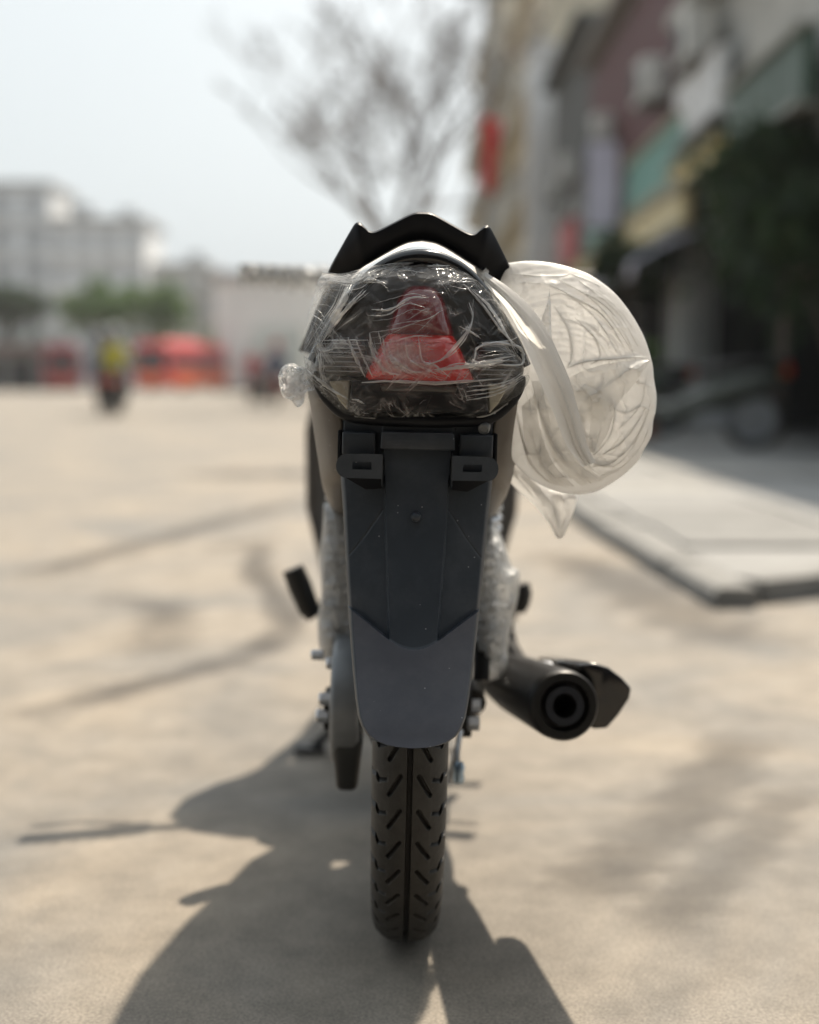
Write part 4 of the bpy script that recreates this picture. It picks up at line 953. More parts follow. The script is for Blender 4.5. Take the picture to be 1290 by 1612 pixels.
inflate(OUT, (905, 600), 1.455, .050, .085, 360, 150, p=2.2, space=local(W), disp=bagdisp, smooth_outline=True, sgrid=np.linspace(0, 1, 150) ** .8).build('bag_body', BAGM, bag, auto=0)
def strap(Lp, Rp, Yp, name, n=120, m=34, amp=.0035, bow=.010, ripple=7, follow=0):
    Lc = smooth_path(Lp, n); Rc = smooth_path(Rp, n); Yc = np.interp(np.linspace(0, 1, n), np.linspace(0, 1, len(Yp)), Yp); P = np.zeros((n, m, 3))
    if follow: FB = bag_front(np.array([Lc[i] * (1 - j / (m - 1)) + Rc[i] * j / (m - 1) for i in range(n) for j in range(m)]))
    for i in range(n):
        for j in range(m):
            s = j / (m - 1); q = Lc[i] * (1 - s) + Rc[i] * s
            q_ = s * ripple * .5 + .35 * math.sin(i * .045 + ripple) + .15 * math.sin(i * .11); q_ = q_ - math.floor(q_)
            d = bow * math.sin(PI * s) + amp * (q_ ** .6 if q_ < .86 else (1 - q_) / .14 * .91) * math.sin(PI * s) ** .4 * (.6 + .4 * math.sin(i * .05 + s * 4))
            P[i, j] = W(q[0], q[1], (Yc[i] if not follow else float(FB[i * m + j]) - follow * math.sin(PI * min(s * 3, 1) / 2)) - d) - bag_o
    return MB().grid(P).build(name, BAGM, bag, auto=0)
strap([(762, 446), (798, 486), (818, 527), (834, 562), (850, 600), (872, 650), (892, 700), (918, 735)], [(764, 428), (797, 449), (833, 480), (859, 515), (879, 555), (898, 600), (912, 650), (925, 700), (938, 728)], [1.415, 1.40, 1.385, 1.378, 1.377, 1.379, 1.385, 1.395], 'bag_handle')
strap([(546, 446), (575, 421), (612, 401), (660, 387), (708, 402), (742, 424), (768, 446)], [(540, 424), (572, 400), (612, 378), (660, 362), (708, 378), (742, 400), (770, 426)], [1.49, 1.46, 1.44, 1.435, 1.44, 1.45, 1.425], 'bag_handle', amp=.001, bow=.002, n=90, m=14)
# narrow pleats lying along the folds: three layers of film, so they show darker against the light
_bo = smooth_path(np.vstack([OUT, OUT[:1]]), 721)[:-1]; _bc = np.array([905., 600.]); _ba = np.unwrap(np.arctan2(_bo[:, 1] - _bc[1], _bo[:, 0] - _bc[0])); _br = np.hypot(*(_bo - _bc).T)
if _ba[-1] < _ba[0]: _ba, _br = _ba[::-1], _br[::-1]
def bag_front(P):
    a = np.arctan2(P[:, 1] - _bc[1], P[:, 0] - _bc[0]); a = (a - _ba[0]) % (2 * PI) + _ba[0]
    s = np.clip(np.hypot(*(P - _bc).T) / np.interp(a, _ba, _br), 0, .985)
    D = np.clip(1 - s ** 2.2, 0, 1) ** .5 * .050
    return 1.455 - D - bagdisp(P[:, None], s[:, None], -1)[:, 0] * np.clip((1 - s) * 6, 0, 1)
rp = random.Random(4); PL = [(c[0], rp.uniform(.9, 2.4)) for c in BC]
for k in range(13):                                        # fine arcs over the upper right shoulder
    r_ = rp.uniform(95, 185); a0 = rp.uniform(-1.45, -.75); a1 = a0 + rp.uniform(.3, .9)
    PL.append(([(872 + r_ * .92 * math.cos(a), 610 + r_ * 1.05 * math.sin(a)) for a in np.linspace(a0, min(a1, .1), 5)], rp.uniform(.4, 1.3)))
for k in range(8):                                        # long folds swinging down and round the bottom
    x_ = rp.uniform(822, 900); PL.append(([(x_, 600 + rp.uniform(-10, 40)), (x_ + 14, 650 + rp.uniform(0, 20)), (x_ + 34, 705), (x_ + rp.uniform(55, 80), 742 + rp.uniform(-8, 14))], rp.uniform(.5, 1.6)))
for k in range(5):
    r_ = rp.uniform(70, 150); a0 = rp.uniform(.1, .5); PL.append(([(880 + r_ * math.cos(a), 625 + r_ * math.sin(a)) for a in np.linspace(a0, a0 + rp.uniform(.4, .9), 5)], rp.uniform(.4, 1.3)))
for pts, wd in PL:
    n = 40; P = smooth_path(pts, n); a_ = np.arctan2(P[:, 1] - _bc[1], P[:, 0] - _bc[0]); a_ = (a_ - _ba[0]) % (2 * PI) + _ba[0]; P = P[np.hypot(*(P - _bc).T) / np.interp(a_, _ba, _br) < .955]; n = len(P)
    if n < 8: continue
    T = np.gradient(P, axis=0); T /= np.linalg.norm(T, axis=1)[:, None] + 1e-9; Nn = np.stack([-T[:, 1], T[:, 0]], 1); wv = wd * np.sin(np.linspace(0.05, PI - .05, n)) ** .6
    L_ = P - Nn * wv[:, None]; R_s = P + Nn * wv[:, None]
    Y1, Y2, Ym = bag_front(L_), bag_front(R_s), bag_front(P)
    MB().grid([[W(L_[i, 0], L_[i, 1], Y1[i] - .0004) - bag_o, W(P[i, 0], P[i, 1], Ym[i] - .0012) - bag_o, W(R_s[i, 0], R_s[i, 1], Y2[i] - .0006) - bag_o] for i in range(n)]).build('pleat', BAGM, bag, auto=0)
# flap folded across the front
strap([(888, 604), (905, 590), (935, 578), (970, 570), (1005, 566), (1022, 567)], [(893, 660), (925, 665), (955, 655), (982, 625), (1006, 595), (1022, 568)], [1.372, 1.368, 1.368, 1.374, 1.388, 1.408], 'bag_flap', amp=.002, bow=.003, ripple=3, follow=.004)
strap([(925, 600), (955, 615), (966, 640), (958, 680), (938, 712)], [(905, 618), (925, 640), (930, 665), (928, 690), (930, 712)], [1.372, 1.366, 1.366, 1.37, 1.38], 'bag_flap', amp=.002, bow=.004, ripple=3, follow=.004)
strap([(838, 600), (846, 640), (858, 690), (880, 735), (915, 765)], [(868, 596), (885, 645), (905, 695), (928, 735), (950, 756)], [1.40, 1.388, 1.386, 1.392, 1.412], 'pleat', amp=.002, bow=.003, ripple=5, follow=.003)
strap([(822, 640), (826, 690), (840, 730), (868, 760)], [(842, 620), (852, 680), (872, 730), (905, 766)], [1.42, 1.405, 1.405, 1.42], 'pleat', amp=.002, bow=.003, ripple=3, follow=.003)
strap([(866, 452), (868, 490), (869, 535)], [(862, 478), (852, 510), (858, 540)], [1.395, 1.390, 1.388], 'pleat', amp=.001, bow=.003, ripple=2, follow=.003)
tailf = crease_field([([(812, 742), (845, 780), (872, 830)], .006, 3, 14), ([(850, 768), (872, 800), (880, 840)], .007, 12, 3), ([(885, 778), (892, 810), (885, 838)], .005, 3, 9), ([(800, 735), (830, 772), (858, 805)], .004, 8, 3)])
inflate([(790, 700), (820, 735), (860, 765), (904, 776), (906, 796), (900, 815), (892, 836), (884, 847), (876, 845), (866, 826), (846, 800), (822, 778), (803, 758), (794, 730)], (866, 785), 1.535, .020, .018, 200, 60, p=2.2, space=local(W), disp=lambda PX, s, g: tailf(PX) + .004 * fbm(np.stack([PX[..., 0] * .05, PX[..., 1] * .05, s * 0 + g], -1), 3), smooth_outline=True).build('bag_tail', BAGM, bag, auto=0)
tag(bag, 'puffed out translucent white plastic bag knotted to the grab rail', 'plastic bag')

# ================================================================== STRETCH FILM ROUND THE TAIL
FILM = film_material('stretch_film', .008, .008, rough=.07, bump=.45, bscale=38, crease=.38)
FOLD = film_material('stretch_film_fold', .55, .16, rough=.22, bump=.3, bscale=90)
film = empty('stretch_film_wrap', W(660, 560, 1.36)); film_o = np.array(film.location)
FO = [(478, 548), (484, 500), (494, 462), (506, 434), (535, 432), (565, 428), (600, 421), (655, 413), (700, 415), (735, 429), (766, 455), (798, 495), (824, 540), (834, 575), (831, 600), (818, 622), (792, 642), (768, 656), (710, 661), (655, 662), (600, 661), (548, 656), (522, 637), (500, 612), (482, 585)]
FC = np.array([658., 550.]); NTH = 300
FOs = smooth_path(np.vstack([FO, FO[:1]]), NTH + 1)[:-1]
FA = np.unwrap(np.arctan2(FOs[:, 1] - FC[1], FOs[:, 0] - FC[0])); FR = np.hypot(*(FOs - FC).T)
if FA[-1] < FA[0]: FA_, FR_ = FA[::-1], FR[::-1]
else: FA_, FR_ = FA, FR
def film_s(px, py):
    a = np.arctan2(py - FC[1], px - FC[0]); a = (a - FA_[0]) % (2 * PI) + FA_[0]
    return np.hypot(px - FC[0], py - FC[1]) / np.interp(a, FA_, FR_)
YE, TF = 1.384, .058
def film_depth(s): return np.clip(1 - np.clip(s, 0, 1) ** 2.6, 0, 1) ** .62 * TF
RC = []                                                     # traced film folds: (points, strength)
def fold(pts, a=1.0): RC.append((pts, a))
rd = random.Random(21)
for k in range(8): y_ = 438 + rd.uniform(-4, 8) + k; fold([(500 + k * 2, y_), (525, y_ + rd.uniform(-3, 5)), (552 + rd.uniform(0, 20), y_ + rd.uniform(-4, 4)), (600, 425 + rd.uniform(-6, 12)), (640 + rd.uniform(-20, 40), 414 + rd.uniform(0, 18))], .9)
for k in range(6): x_ = 545 - k * 4; fold([(x_ + 15, 442), (x_, 475 + k), (x_ - 14, 500), (x_ - 30 - k * 3, 535 + k * 3)], 1.0)
for k in range(3): fold([(572 + k * 5, 455 + k * 2), (540 + k * 3, 490), (500 + k * 3, 543 + k)], 1.1)
for k in range(7): y_ = 536 + k * 6; fold([(500 + rd.uniform(0, 8), y_), (535, y_ + rd.uniform(-2, 2)), (572 + rd.uniform(-6, 10), y_ + rd.uniform(-3, 3))], .7)
for k in range(10): x_ = 548 + k * 6; fold([(x_, 528 + rd.uniform(-8, 8)), (x_ + 9, 556), (x_ + 22 + rd.uniform(0, 8), 590 + rd.uniform(-4, 5))], .8)
for k in range(12): x_ = 590 + k * 7; fold([(x_ - 8, 530 + rd.uniform(-12, 12)), (x_ - 2, 556 + k), (x_ + 18, 578 + rd.uniform(-4, 6)), (x_ + 42, 588 + rd.uniform(-4, 8))], .8)
for k in range(16):
    x_ = rd.uniform(560, 740); y_ = rd.uniform(418, 450); fold([(x_, y_), (x_ + rd.uniform(10, 26), y_ - rd.uniform(-6, 8)), (x_ + rd.uniform(30, 60), y_ + rd.uniform(-8, 10))], .7)
for k in range(9): y_ = 470 + k * 9; x_ = rd.uniform(575, 610); fold([(x_, y_ + 8), (x_ + 30, y_ + rd.uniform(-2, 8)), (x_ + 62, y_ - rd.uniform(0, 14)), (x_ + 90, y_ - rd.uniform(0, 22))], .6)
for k in range(5): fold([(745 - k * 3, 470 + k * 3), (744, 505), (732 - k * 3, 535), (708 - k * 5, 560 + k * 2), (675 - k * 4, 574 + k)], .8)
for k in range(7): fold([(728 + k * 4, 445 + k * 3), (760 + k * 2, 482), (790 + k, 522), (812 + rd.uniform(0, 8), 545 + k * 2)], .8)
for k in range(7): y_ = 540 + k * 6; fold([(822 - k, 546 + k * 5), (790, y_ + rd.uniform(-3, 3)), (756 + rd.uniform(-8, 8), y_ + rd.uniform(-2, 8))], .8)
fold([(818, 528), (805, 535), (775, 540), (752, 547), (748, 562), (742, 575)], 1.0); fold([(752, 547), (780, 539), (815, 545), (824, 560), (815, 575), (742, 568)], .8)
for k in range(6): fold([(812 - k * 5, 560 + k * 3), (770, 568 + k * 2), (720, 575 + rd.uniform(-3, 5)), (680 + rd.uniform(-8, 8), 584 + rd.uniform(-3, 4))], .9)
for k in range(5): fold([(826, 580 + k * 4), (800, 596 + k * 4), (770, 600 + k * 6), (735, 602 + k * 7)], .7)
for k in range(5): fold([(483, 570 + k * 6), (500, 582 + k * 7), (520, 600 + k * 6), (548, 612 + k * 8)], .9)
for k in range(4): fold([(490 + k * 6, 510), (500 + k * 4, 545), (503 + k * 2, 580), (508 + k * 3, 608)], .9)
for k in range(6): fold([(484 + k * 3, 480 + k * 12), (505, 492 + k * 12), (520 + k, 520 + k * 6)], .8)
for k in range(4):
    x_ = rd.uniform(545, 770); y_ = rd.uniform(606, 652); a = rd.uniform(-.9, .9); L_ = rd.uniform(8, 30)
    fold([(x_, y_), (x_ + L_ * .5 * math.cos(a), y_ + L_ * .5 * math.sin(a) + rd.uniform(-3, 3)), (x_ + L_ * math.cos(a), y_ + L_ * math.sin(a))], .55)
for k in range(10):
    x_ = rd.uniform(500, 815); y_ = rd.uniform(430, 600); a = rd.uniform(0, PI); L_ = rd.uniform(10, 45)
    fold([(x_, y_), (x_ + L_ * .5 * math.cos(a) + rd.uniform(-5, 5), y_ + L_ * .5 * math.sin(a)), (x_ + L_ * math.cos(a), y_ + L_ * math.sin(a))], .45)
for k in range(4): fold([(545, 655 + k), (600, 660 + rd.uniform(-2, 1)), (660, 661 + rd.uniform(-2, 1)), (720, 660 + rd.uniform(-2, 1)), (770, 653 + k), (800, 634 + k)], 1.0)
fold([(570, 602), (620, 600), (680, 603), (740, 600), (790, 596)], .8)
ff = crease_field([(p, .0016 * a, 2.6, 2.6) for p, a in RC])
def film_disp(PX, s, sgn):
    n = fbm(np.stack([PX[..., 0] * .035, PX[..., 1] * .035, s * 0], -1), 4); nr = np.clip(1 - np.abs(fbm(np.stack([PX[..., 0] * .045, PX[..., 1] * .06, s * 0 + 3], -1), 3)) * 2.4, 0, 1) ** 3
    return ff(PX) + n * .0036 + nr * .0026
PXg = FC[None, None] + (np.linspace(0, 1, 170) ** .85)[None, :, None] * (FOs[:, None] - FC)
sg_ = np.broadcast_to((np.linspace(0, 1, 170) ** .85)[None], PXg.shape[:2])
Dg = film_depth(sg_) + film_disp(PXg, sg_, -1) * np.clip((1 - sg_) * 12, 0, 1)
Q = np.array([[W(PXg[i, j, 0], PXg[i, j, 1], YE - Dg[i, j]) - film_o for j in range(170)] for i in range(NTH)])
fs_ = MB().grid(Q, cu=True).build('film_sheet', FILM, film, auto=0, fix=False)
def blob(x, y, sx, sy, a): return a * np.exp(-((PXg[..., 0] - x) / sx) ** 2 - ((PXg[..., 1] - y) / sy) ** 2)
cloud = blob(634, 562, 44, 34, 1.25) + blob(535, 560, 34, 44, .30) + blob(530, 440, 44, 14, .6) + blob(655, 432, 90, 18, .30) + blob(505, 605, 25, 25, .2) + blob(805, 600, 26, 26, .25) + blob(700, 590, 60, 8, .15)  # milky film patches; the strongest paints the sky reflection over the lens
at_ = fs_.data.attributes.new('cloud', 'FLOAT', 'POINT'); at_.data.foreach_set('value', cloud.reshape(-1).astype(np.float32))
b = MB()                                                    # the rolled, whitened folds of the film
for pts, a in RC:
    n = 22; P = smooth_path(pts, n); s_ = film_s(P[:, 0], P[:, 1]); keep = s_ < 1.0
    if keep.sum() < 5: continue
    d = film_depth(s_) + .0018 + .0008 * np.sin(np.arange(n) * .8)
    pts3 = [W(P[i, 0] + rd.uniform(-.5, .5), P[i, 1] + rd.uniform(-.4, .4), YE - d[i]) - film_o for i in range(n) if keep[i]]
    if rd.random() < .25 and a < .95: continue
    m_ = len(pts3); w_ = rd.choice((.25, .4, .6, 1.0, 1.7)) * a * .001; A3 = np.array(pts3); T3 = np.gradient(A3, axis=0); T3 /= np.linalg.norm(T3, axis=1)[:, None] + 1e-9
    N3 = np.stack([-T3[:, 2], 0 * T3[:, 0], T3[:, 0]], 1); ww = np.array([w_ * (.2 + math.sin(PI * (i + .5) / m_)) * (.6 + .8 * rd.random()) for i in range(m_)])[:, None]
    b.grid(np.stack([A3 - N3 * ww, A3 - N3 * ww * .3 + [0, -.0007, 0], A3 + N3 * ww * .5 + [0, -.0005, 0], A3 + N3 * ww + [0, .0003, 0]], 1))
b.build('film_fold', FOLD, film, auto=0)['kind'] = 'stuff'
# gathered band of film at the upper left, the side wrap round the rail arm, and the loose knot of film
def sheet(pl, pr, Y0, Y1, name, m, n=60, k=26, amp=.003, fr=8):
    A = smooth_path(pl, n); B = smooth_path(pr, n); P = np.zeros((n, k, 3))
    for i in range(n):
        for j in range(k):
            s = j / (k - 1); q = A[i] * (1 - s) + B[i] * s; Yq = Y0 + (Y1 - Y0) * i / (n - 1)
            P[i, j] = W(q[0], q[1], Yq - amp * (math.sin(s * fr * 2 + i * .05) + .6 * math.sin(s * fr * 4.3 + i * .12))) - film_o
    return MB().grid(P).build(name, m, film, auto=0)
sheet([(508, 428), (540, 430), (580, 420), (620, 414), (650, 413)], [(500, 452), (540, 450), (585, 440), (625, 422), (652, 414)], 1.398, 1.366, 'film_band', film_material('gathered_film', .30, .12, .2, .5, 120), amp=.0016)
sheet([(505, 448), (490, 485), (478, 530), (472, 556)], [(552, 448), (534, 490), (508, 545), (500, 575)], 1.395, 1.40, 'film_band', film_material('side_film', .12, .10, .15, .6, 80), amp=.002)
GATH = film_material('crumpled_film', .16, .05, .2, .8, 140, .7)
kn = inflate([(438, 592), (444, 578), (458, 572), (474, 576), (488, 582), (498, 596), (496, 612), (482, 618), (478, 634), (468, 641), (458, 630), (446, 624), (440, 608)], (466, 602), 1.43, .020, .02, 200, 70, p=2.4, space=lambda a, b_, c: W(a, b_, c) - film_o, disp=lambda PX, s, g: .016 * (1 - 2.2 * np.abs(fbm(np.stack([PX[..., 0] * .07, PX[..., 1] * .07, s * 0 + g], -1), 4)))).build('film_knot', GATH, film, auto=0)
inflate([(478, 560), (500, 575), (520, 600), (545, 612), (548, 650), (520, 640), (500, 618), (484, 592)], (515, 610), 1.405, .014, .006, 90, 26, p=2.4, space=lambda a, b_, c: W(a, b_, c) - film_o, disp=lambda PX, s, g: .005 * fbm(np.stack([PX[..., 0] * .1, PX[..., 1] * .1, s * 0 + g], -1), 4)).build('film_knot', film_material('loose_film', .08, .08, .15, .8, 90), film, auto=0)
inflate([(764, 602), (800, 598), (830, 590), (832, 602), (812, 626), (784, 644), (766, 652)], (792, 618), 1.405, .014, .006, 90, 26, p=2.4, space=lambda a, b_, c: W(a, b_, c) - film_o, disp=lambda PX, s, g: .005 * fbm(np.stack([PX[..., 0] * .1, PX[..., 1] * .1, s * 0 + g], -1), 4)).build('film_knot', MATS.get('loose_film') or bpy.data.materials['loose_film'], film, auto=0)
tag(film, 'crinkled clear stretch film wound round the tail lamp', 'plastic wrap')

# protective sleeves round the shock absorbers and the handlebar grip
BUB = film_material('cloudy_packing_film', .42, .08, .2, .7, 34, .0)
def sleeve(label, outline, cen, Y, T, seed):
    t = empty('packing_sleeve', W(*cen, Y)); o_ = np.array(t.location)
    inflate(outline, cen, Y, T, T, 140, 44, p=2.2, space=lambda a, b_, c: W(a, b_, c) - o_, disp=lambda PX, s, g: .016 * (1 - 2 * np.abs(fbm(np.stack([PX[..., 0] * .05, PX[..., 1] * .032, s * 0 + g + seed], -1), 4))) + .006 * np.abs(fbm(np.stack([PX[..., 0] * .12, PX[..., 1] * .09, s * 0 + seed], -1), 3))).build('film_roll', BUB, t, auto=0)
    inflate([(cen[0] + (a - cen[0]) * .82, cen[1] + (b_ - cen[1]) * .97) for a, b_ in outline], cen, Y, T * .8, T * .8, 90, 24, p=2.2, space=lambda a, b_, c: W(a, b_, c) - o_, disp=lambda PX, s, g: .012 * fbm(np.stack([PX[..., 0] * .06, PX[..., 1] * .06, s * 0 + g + seed + 4], -1), 4)).build('inner_layer', BUB, t, auto=0)
    return tag(t, label, 'packing film', 'packing film sleeves on the motorbike')
sleeve('crumpled cloudy packing film round the shock absorber beside the chain case', [(510, 792), (540, 790), (556, 800), (566, 880), (564, 960), (560, 1020), (545, 1038), (512, 1040), (503, 1020), (500, 980), (506, 930), (503, 880), (508, 830)], (530, 915), 1.725, .036, 3)
sleeve('crumpled cloudy packing film round the shock absorber beside the muffler', [(752, 840), (775, 820), (792, 850), (806, 890), (818, 900), (816, 940), (806, 980), (800, 1020), (798, 1050), (784, 1068), (760, 1070), (750, 1040), (746, 940)], (776, 950), 1.725, .036, 8)
t = empty('packing_sleeve', W(450, 437, 2.62)); o_ = np.array(t.location)
pp = [W(376, 437, 2.60), W(420, 435, 2.61), W(470, 440, 2.63), W(520, 438, 2.66)]
b = MB(); P = smooth_path(pp, 50); b.tube([p - o_ for p in P], [.012 + .012 * (k / 49) + .006 * math.sin(k * .9) for k in range(50)], 16); b.build('film_roll', BUB, t, auto=0)
tag(t, 'thin cloudy film twisted round the handlebar grip', 'packing film', 'packing film sleeves on the motorbike')

# ================================================================== TRAFFIC AND PARKED BIKES
def paint(name, c, r=.3): return mat('paint_' + name, c, r, var=.06, scale=4, coat=.4)
def scooter(label, loc, rz, col, cname, group='motorbikes by the shop fronts', cat='motorbike'):
    t = empty('parked_scooter' if group.startswith('motorbikes by') else 'ridden_scooter', loc, rz); pm = paint(cname, col)
    for y in (0, 1.25):
        b = MB(); b.lathe([(.285, -.02), (.29, 0), (.285, .02), (.265, .042), (.235, .045), (.215, .03), (.215, -.03), (.235, -.045), (.265, -.042)], (0, y, .29), (1, 0, 0), 36, closed=True); wh = b.build('wheel', RUBBER, t)
        MB().lathe([(0, -.05), (.06, -.05), (.07, -.02), (.2, -.012), (.217, -.028), (.217, .028), (.2, .012), (.07, .02), (.06, .05), (0, .05)], (0, y, .29), (1, 0, 0), 24).build('rim', ALU, wh)
    P = []
    for y, hw, zt, zb in ((-.32, .03, .74, .70), (-.26, .10, .78, .60), (-.05, .15, .76, .48), (.25, .16, .70, .36), (.5, .13, .55, .26), (.75, .12, .42, .24), (.92, .12, .45, .26)):
        P.append([(hw * math.cos(a), y, (zt + zb) / 2 + (zt - zb) / 2 * math.sin(a)) for a in np.linspace(0, 2 * PI, 18, endpoint=False)])
    b = MB(); b.grid(P, cv=True); b.f.append(tuple(range(18))); b.f.append(tuple(6 * 18 + k for k in range(18))); b.build('body', pm, t)
    P = []
    for z, y, hw in ((.26, .92, .16), (.5, .98, .20), (.75, 1.02, .17), (.92, 1.06, .09)):
        P.append([(hw * s, y + .07 * (1 - s * s), z) for s in np.linspace(-1, 1, 11)])
    MB().grid(P).build('leg_shield', pm, t, solid=.03)
    P = []
    for y, hw, zt, zb in ((-.30, .05, .80, .77), (-.2, .13, .83, .76), (.1, .14, .82, .74), (.42, .11, .78, .68), (.5, .04, .73, .69)):
        P.append([(hw * math.cos(a), y, (zt + zb) / 2 + (zt - zb) / 2 * math.sin(a)) for a in np.linspace(0, 2 * PI, 16, endpoint=False)])
    b = MB(); b.grid(P, cv=True); b.f.append(tuple(range(16))); b.build('seat', MATS['black_vinyl'], t)
    MB().tube([(-.34, .93, 1.0), (-.15, 1.0, 1.02), (0, 1.02, 1.0), (.15, 1.0, 1.02), (.34, .93, 1.0)], .016, 8).build('handlebar', SATIN, t)
    for s in (-1, 1):
        MB().tube([(s * .07, 1.25, .29), (s * .07, 1.1, .75)], .02, 8).build('fork_leg', ALU, t)
        MB().tube([(s * .24, .97, 1.02), (s * .29, .99, 1.18)], .007, 6).build('mirror_stem', SATIN, t); MB().lathe([(0, 0), (.06, 0), (.06, .02), (0, .03)], (s * .30, 1.0, 1.2), (0, 1, 0), 14).build('mirror', SATIN, t)
        MB().lathe([(0, -.03), (.03, -.02), (.035, 0), (.02, .01)], (s * .10, -.27, .70), (0, 1, 0), 12).build('indicator', mat('amber_lens', (.6, .2, .03), .3), t)
    MB().lathe([(0, 0), (.07, -.01), (.09, -.04), (.09, -.09)], (0, 1.14, .95), (0, 1, 0), 20).build('headlight', CLR, t)
    MB().lathe([(0, -.03), (.05, -.025), (.07, 0), (.06, .02)], (0, -.31, .72), (0, 1, 0), 16).build('tail_lamp', REDL, t)
    P = [[(x, 1.25 + math.cos(a) * (.325 - 3 * x * x), .29 + math.sin(a) * (.325 - 3 * x * x)) for x in np.linspace(-.06, .06, 7)] for a in np.linspace(.1, 2.5, 14)]
    MB().grid(P).build('front_mudguard', pm, t, solid=.006)
    P = [[(x, math.cos(a) * (.33 - 3 * x * x), .29 + math.sin(a) * (.33 - 3 * x * x)) for x in np.linspace(-.06, .06, 7)] for a in np.linspace(1.2, 3.5, 14)]
    MB().grid(P).build('rear_mudguard', PLA, t, solid=.006)
    MB().tube([(.15, -.25, .36), (.14, .25, .30)], [.05, .04], 14).build('muffler', SATIN, t)
    MB().box((0, .35, .28), (.2, .35, .16), .03).build('engine', ALU, t)
    return tag(t, label, cat, group)
def person(label, loc, rz, joints, radii, edges, colors, helmet=None, head=None):
    """one skinned body; colours by height bands in the body's own space"""
    t = empty('person', loc, rz)
    me = bpy.data.meshes.new('body'); me.from_pydata(joints, edges, []); o = bpy.data.objects.new('body', me); C.objects.link(o); o.parent = t
    md = o.modifiers.new('skin', 'SKIN'); md.use_smooth_shade = True
    for k, v in enumerate(me.skin_vertices[0].data): v.radius = (radii[k], radii[k]); v.use_root = (k == 0)
    s2 = o.modifiers.new('sub', 'SUBSURF'); s2.levels = 2; s2.render_levels = 2
    m, nt_, out = nodes('clothes_and_skin'); tc = N(nt_, 'ShaderNodeTexCoord'); sp = N(nt_, 'ShaderNodeSeparateXYZ'); nt_.links.new(tc.outputs['Object'], sp.inputs[0])
    cr = N(nt_, 'ShaderNodeValToRGB'); cr.color_ramp.interpolation = 'CONSTANT'
    mr = N(nt_, 'ShaderNodeMath', operation='DIVIDE'); mr.inputs[1].default_value = 2.0; nt_.links.new(sp.outputs['Z'], mr.inputs[0]); nt_.links.new(mr.outputs[0], cr.inputs[0])
    while len(cr.color_ramp.elements) < len(colors): cr.color_ramp.elements.new(.5)
    for e, (z, c) in zip(cr.color_ramp.elements, colors): e.position = z / 2.0; e.color = (*c, 1)
    bs = N(nt_, 'ShaderNodeBsdfPrincipled'); bs.inputs['Roughness'].default_value = .8; nt_.links.new(cr.outputs[0], bs.inputs['Base Color']); nt_.links.new(bs.outputs[0], out.inputs['Surface'])
    me.materials.append(m)
    if helmet:
        h = Vector(head); P = []
        MB().lathe([(.135, -.10), (.145, -.04), (.14, .04), (.11, .11), (.06, .145), (0, .155)], h, (0, 0, 1), 24).build('helmet', paint(*helmet), t)
        MB().box(h + Vector((0, .15, -.0)), (.20, .07, .015), .005).build('helmet_peak', PLA, t)
    return tag(t, label, 'person')
def rider(label, loc, rz, jacket, trousers, helm):
    J = [(0, .02, .86), (0, .05, 1.08), (0, .10, 1.30), (0, .13, 1.46), (0, .16, 1.60), (0, .17, 1.70),
         (-.19, .10, 1.34), (-.25, .30, 1.14), (-.30, .62, 1.06), (-.31, .78, 1.05), (.19, .10, 1.34), (.25, .30, 1.14), (.30, .62, 1.06), (.31, .78, 1.05),
         (-.11, .04, .86), (-.18, .46, .80), (-.17, .55, .42), (-.17, .68, .33), (.11, .04, .86), (.18, .46, .80), (.17, .55, .42), (.17, .68, .33)]
    Rr = [.15, .145, .15, .06, .095, .085, .07, .055, .042, .045, .07, .055, .042, .045, .10, .075, .055, .045, .10, .075, .055, .045]
    Ed = [(0, 1), (1, 2), (2, 3), (3, 4), (4, 5), (2, 6), (6, 7), (7, 8), (8, 9), (2, 10), (10, 11), (11, 12), (12, 13), (0, 14), (14, 15), (15, 16), (16, 17), (0, 18), (18, 19), (19, 20), (20, 21)]
    return person(label, loc, rz, J, Rr, Ed, [(0, (.03, .03, .03)), (.37, trousers), (.93, jacket), (1.45, (.35, .22, .15))], helm, (0, .165, 1.66))
def ride(px, py, rz, jk, tr, hm, col, cn, lab_r, lab_s):
    g = G(px, py); scooter(lab_s, (g[0], g[1], 0), rz, col, cn, 'motorbikes riding on the street'); rider(lab_r, (g[0], g[1], 0), rz, jk, tr, hm)
ride(182, 655, .12, (.42, .36, .03), (.06, .06, .08), ('grey_helmet', (.18, .19, .20)), (.03, .03, .04), 'black', 'rider in a yellow jacket and grey helmet on a black scooter', 'black scooter ridden by the person in yellow')
ride(160, 652, .10, (.14, .15, .20), (.05, .05, .07), ('dark_helmet', (.08, .09, .10)), (.10, .02, .02), 'maroon', 'rider in a slate blue jacket beside the yellow jacketed rider', 'maroon scooter alongside the black one with the yellow rider')
ride(398, 637, -.1, (.40, .06, .07), (.05, .05, .06), ('silver_helmet', (.30, .30, .30)), (.12, .12, .13), 'graphite', 'rider in a red jacket passing before the grey van', 'graphite scooter under the rider in red')
ride(436, 641, .1, (.05, .06, .12), (.04, .04, .05), ('red_helmet', (.35, .04, .04)), (.30, .02, .02), 'red', 'rider in a navy jacket and red helmet on a red scooter', 'red scooter under the rider in navy')

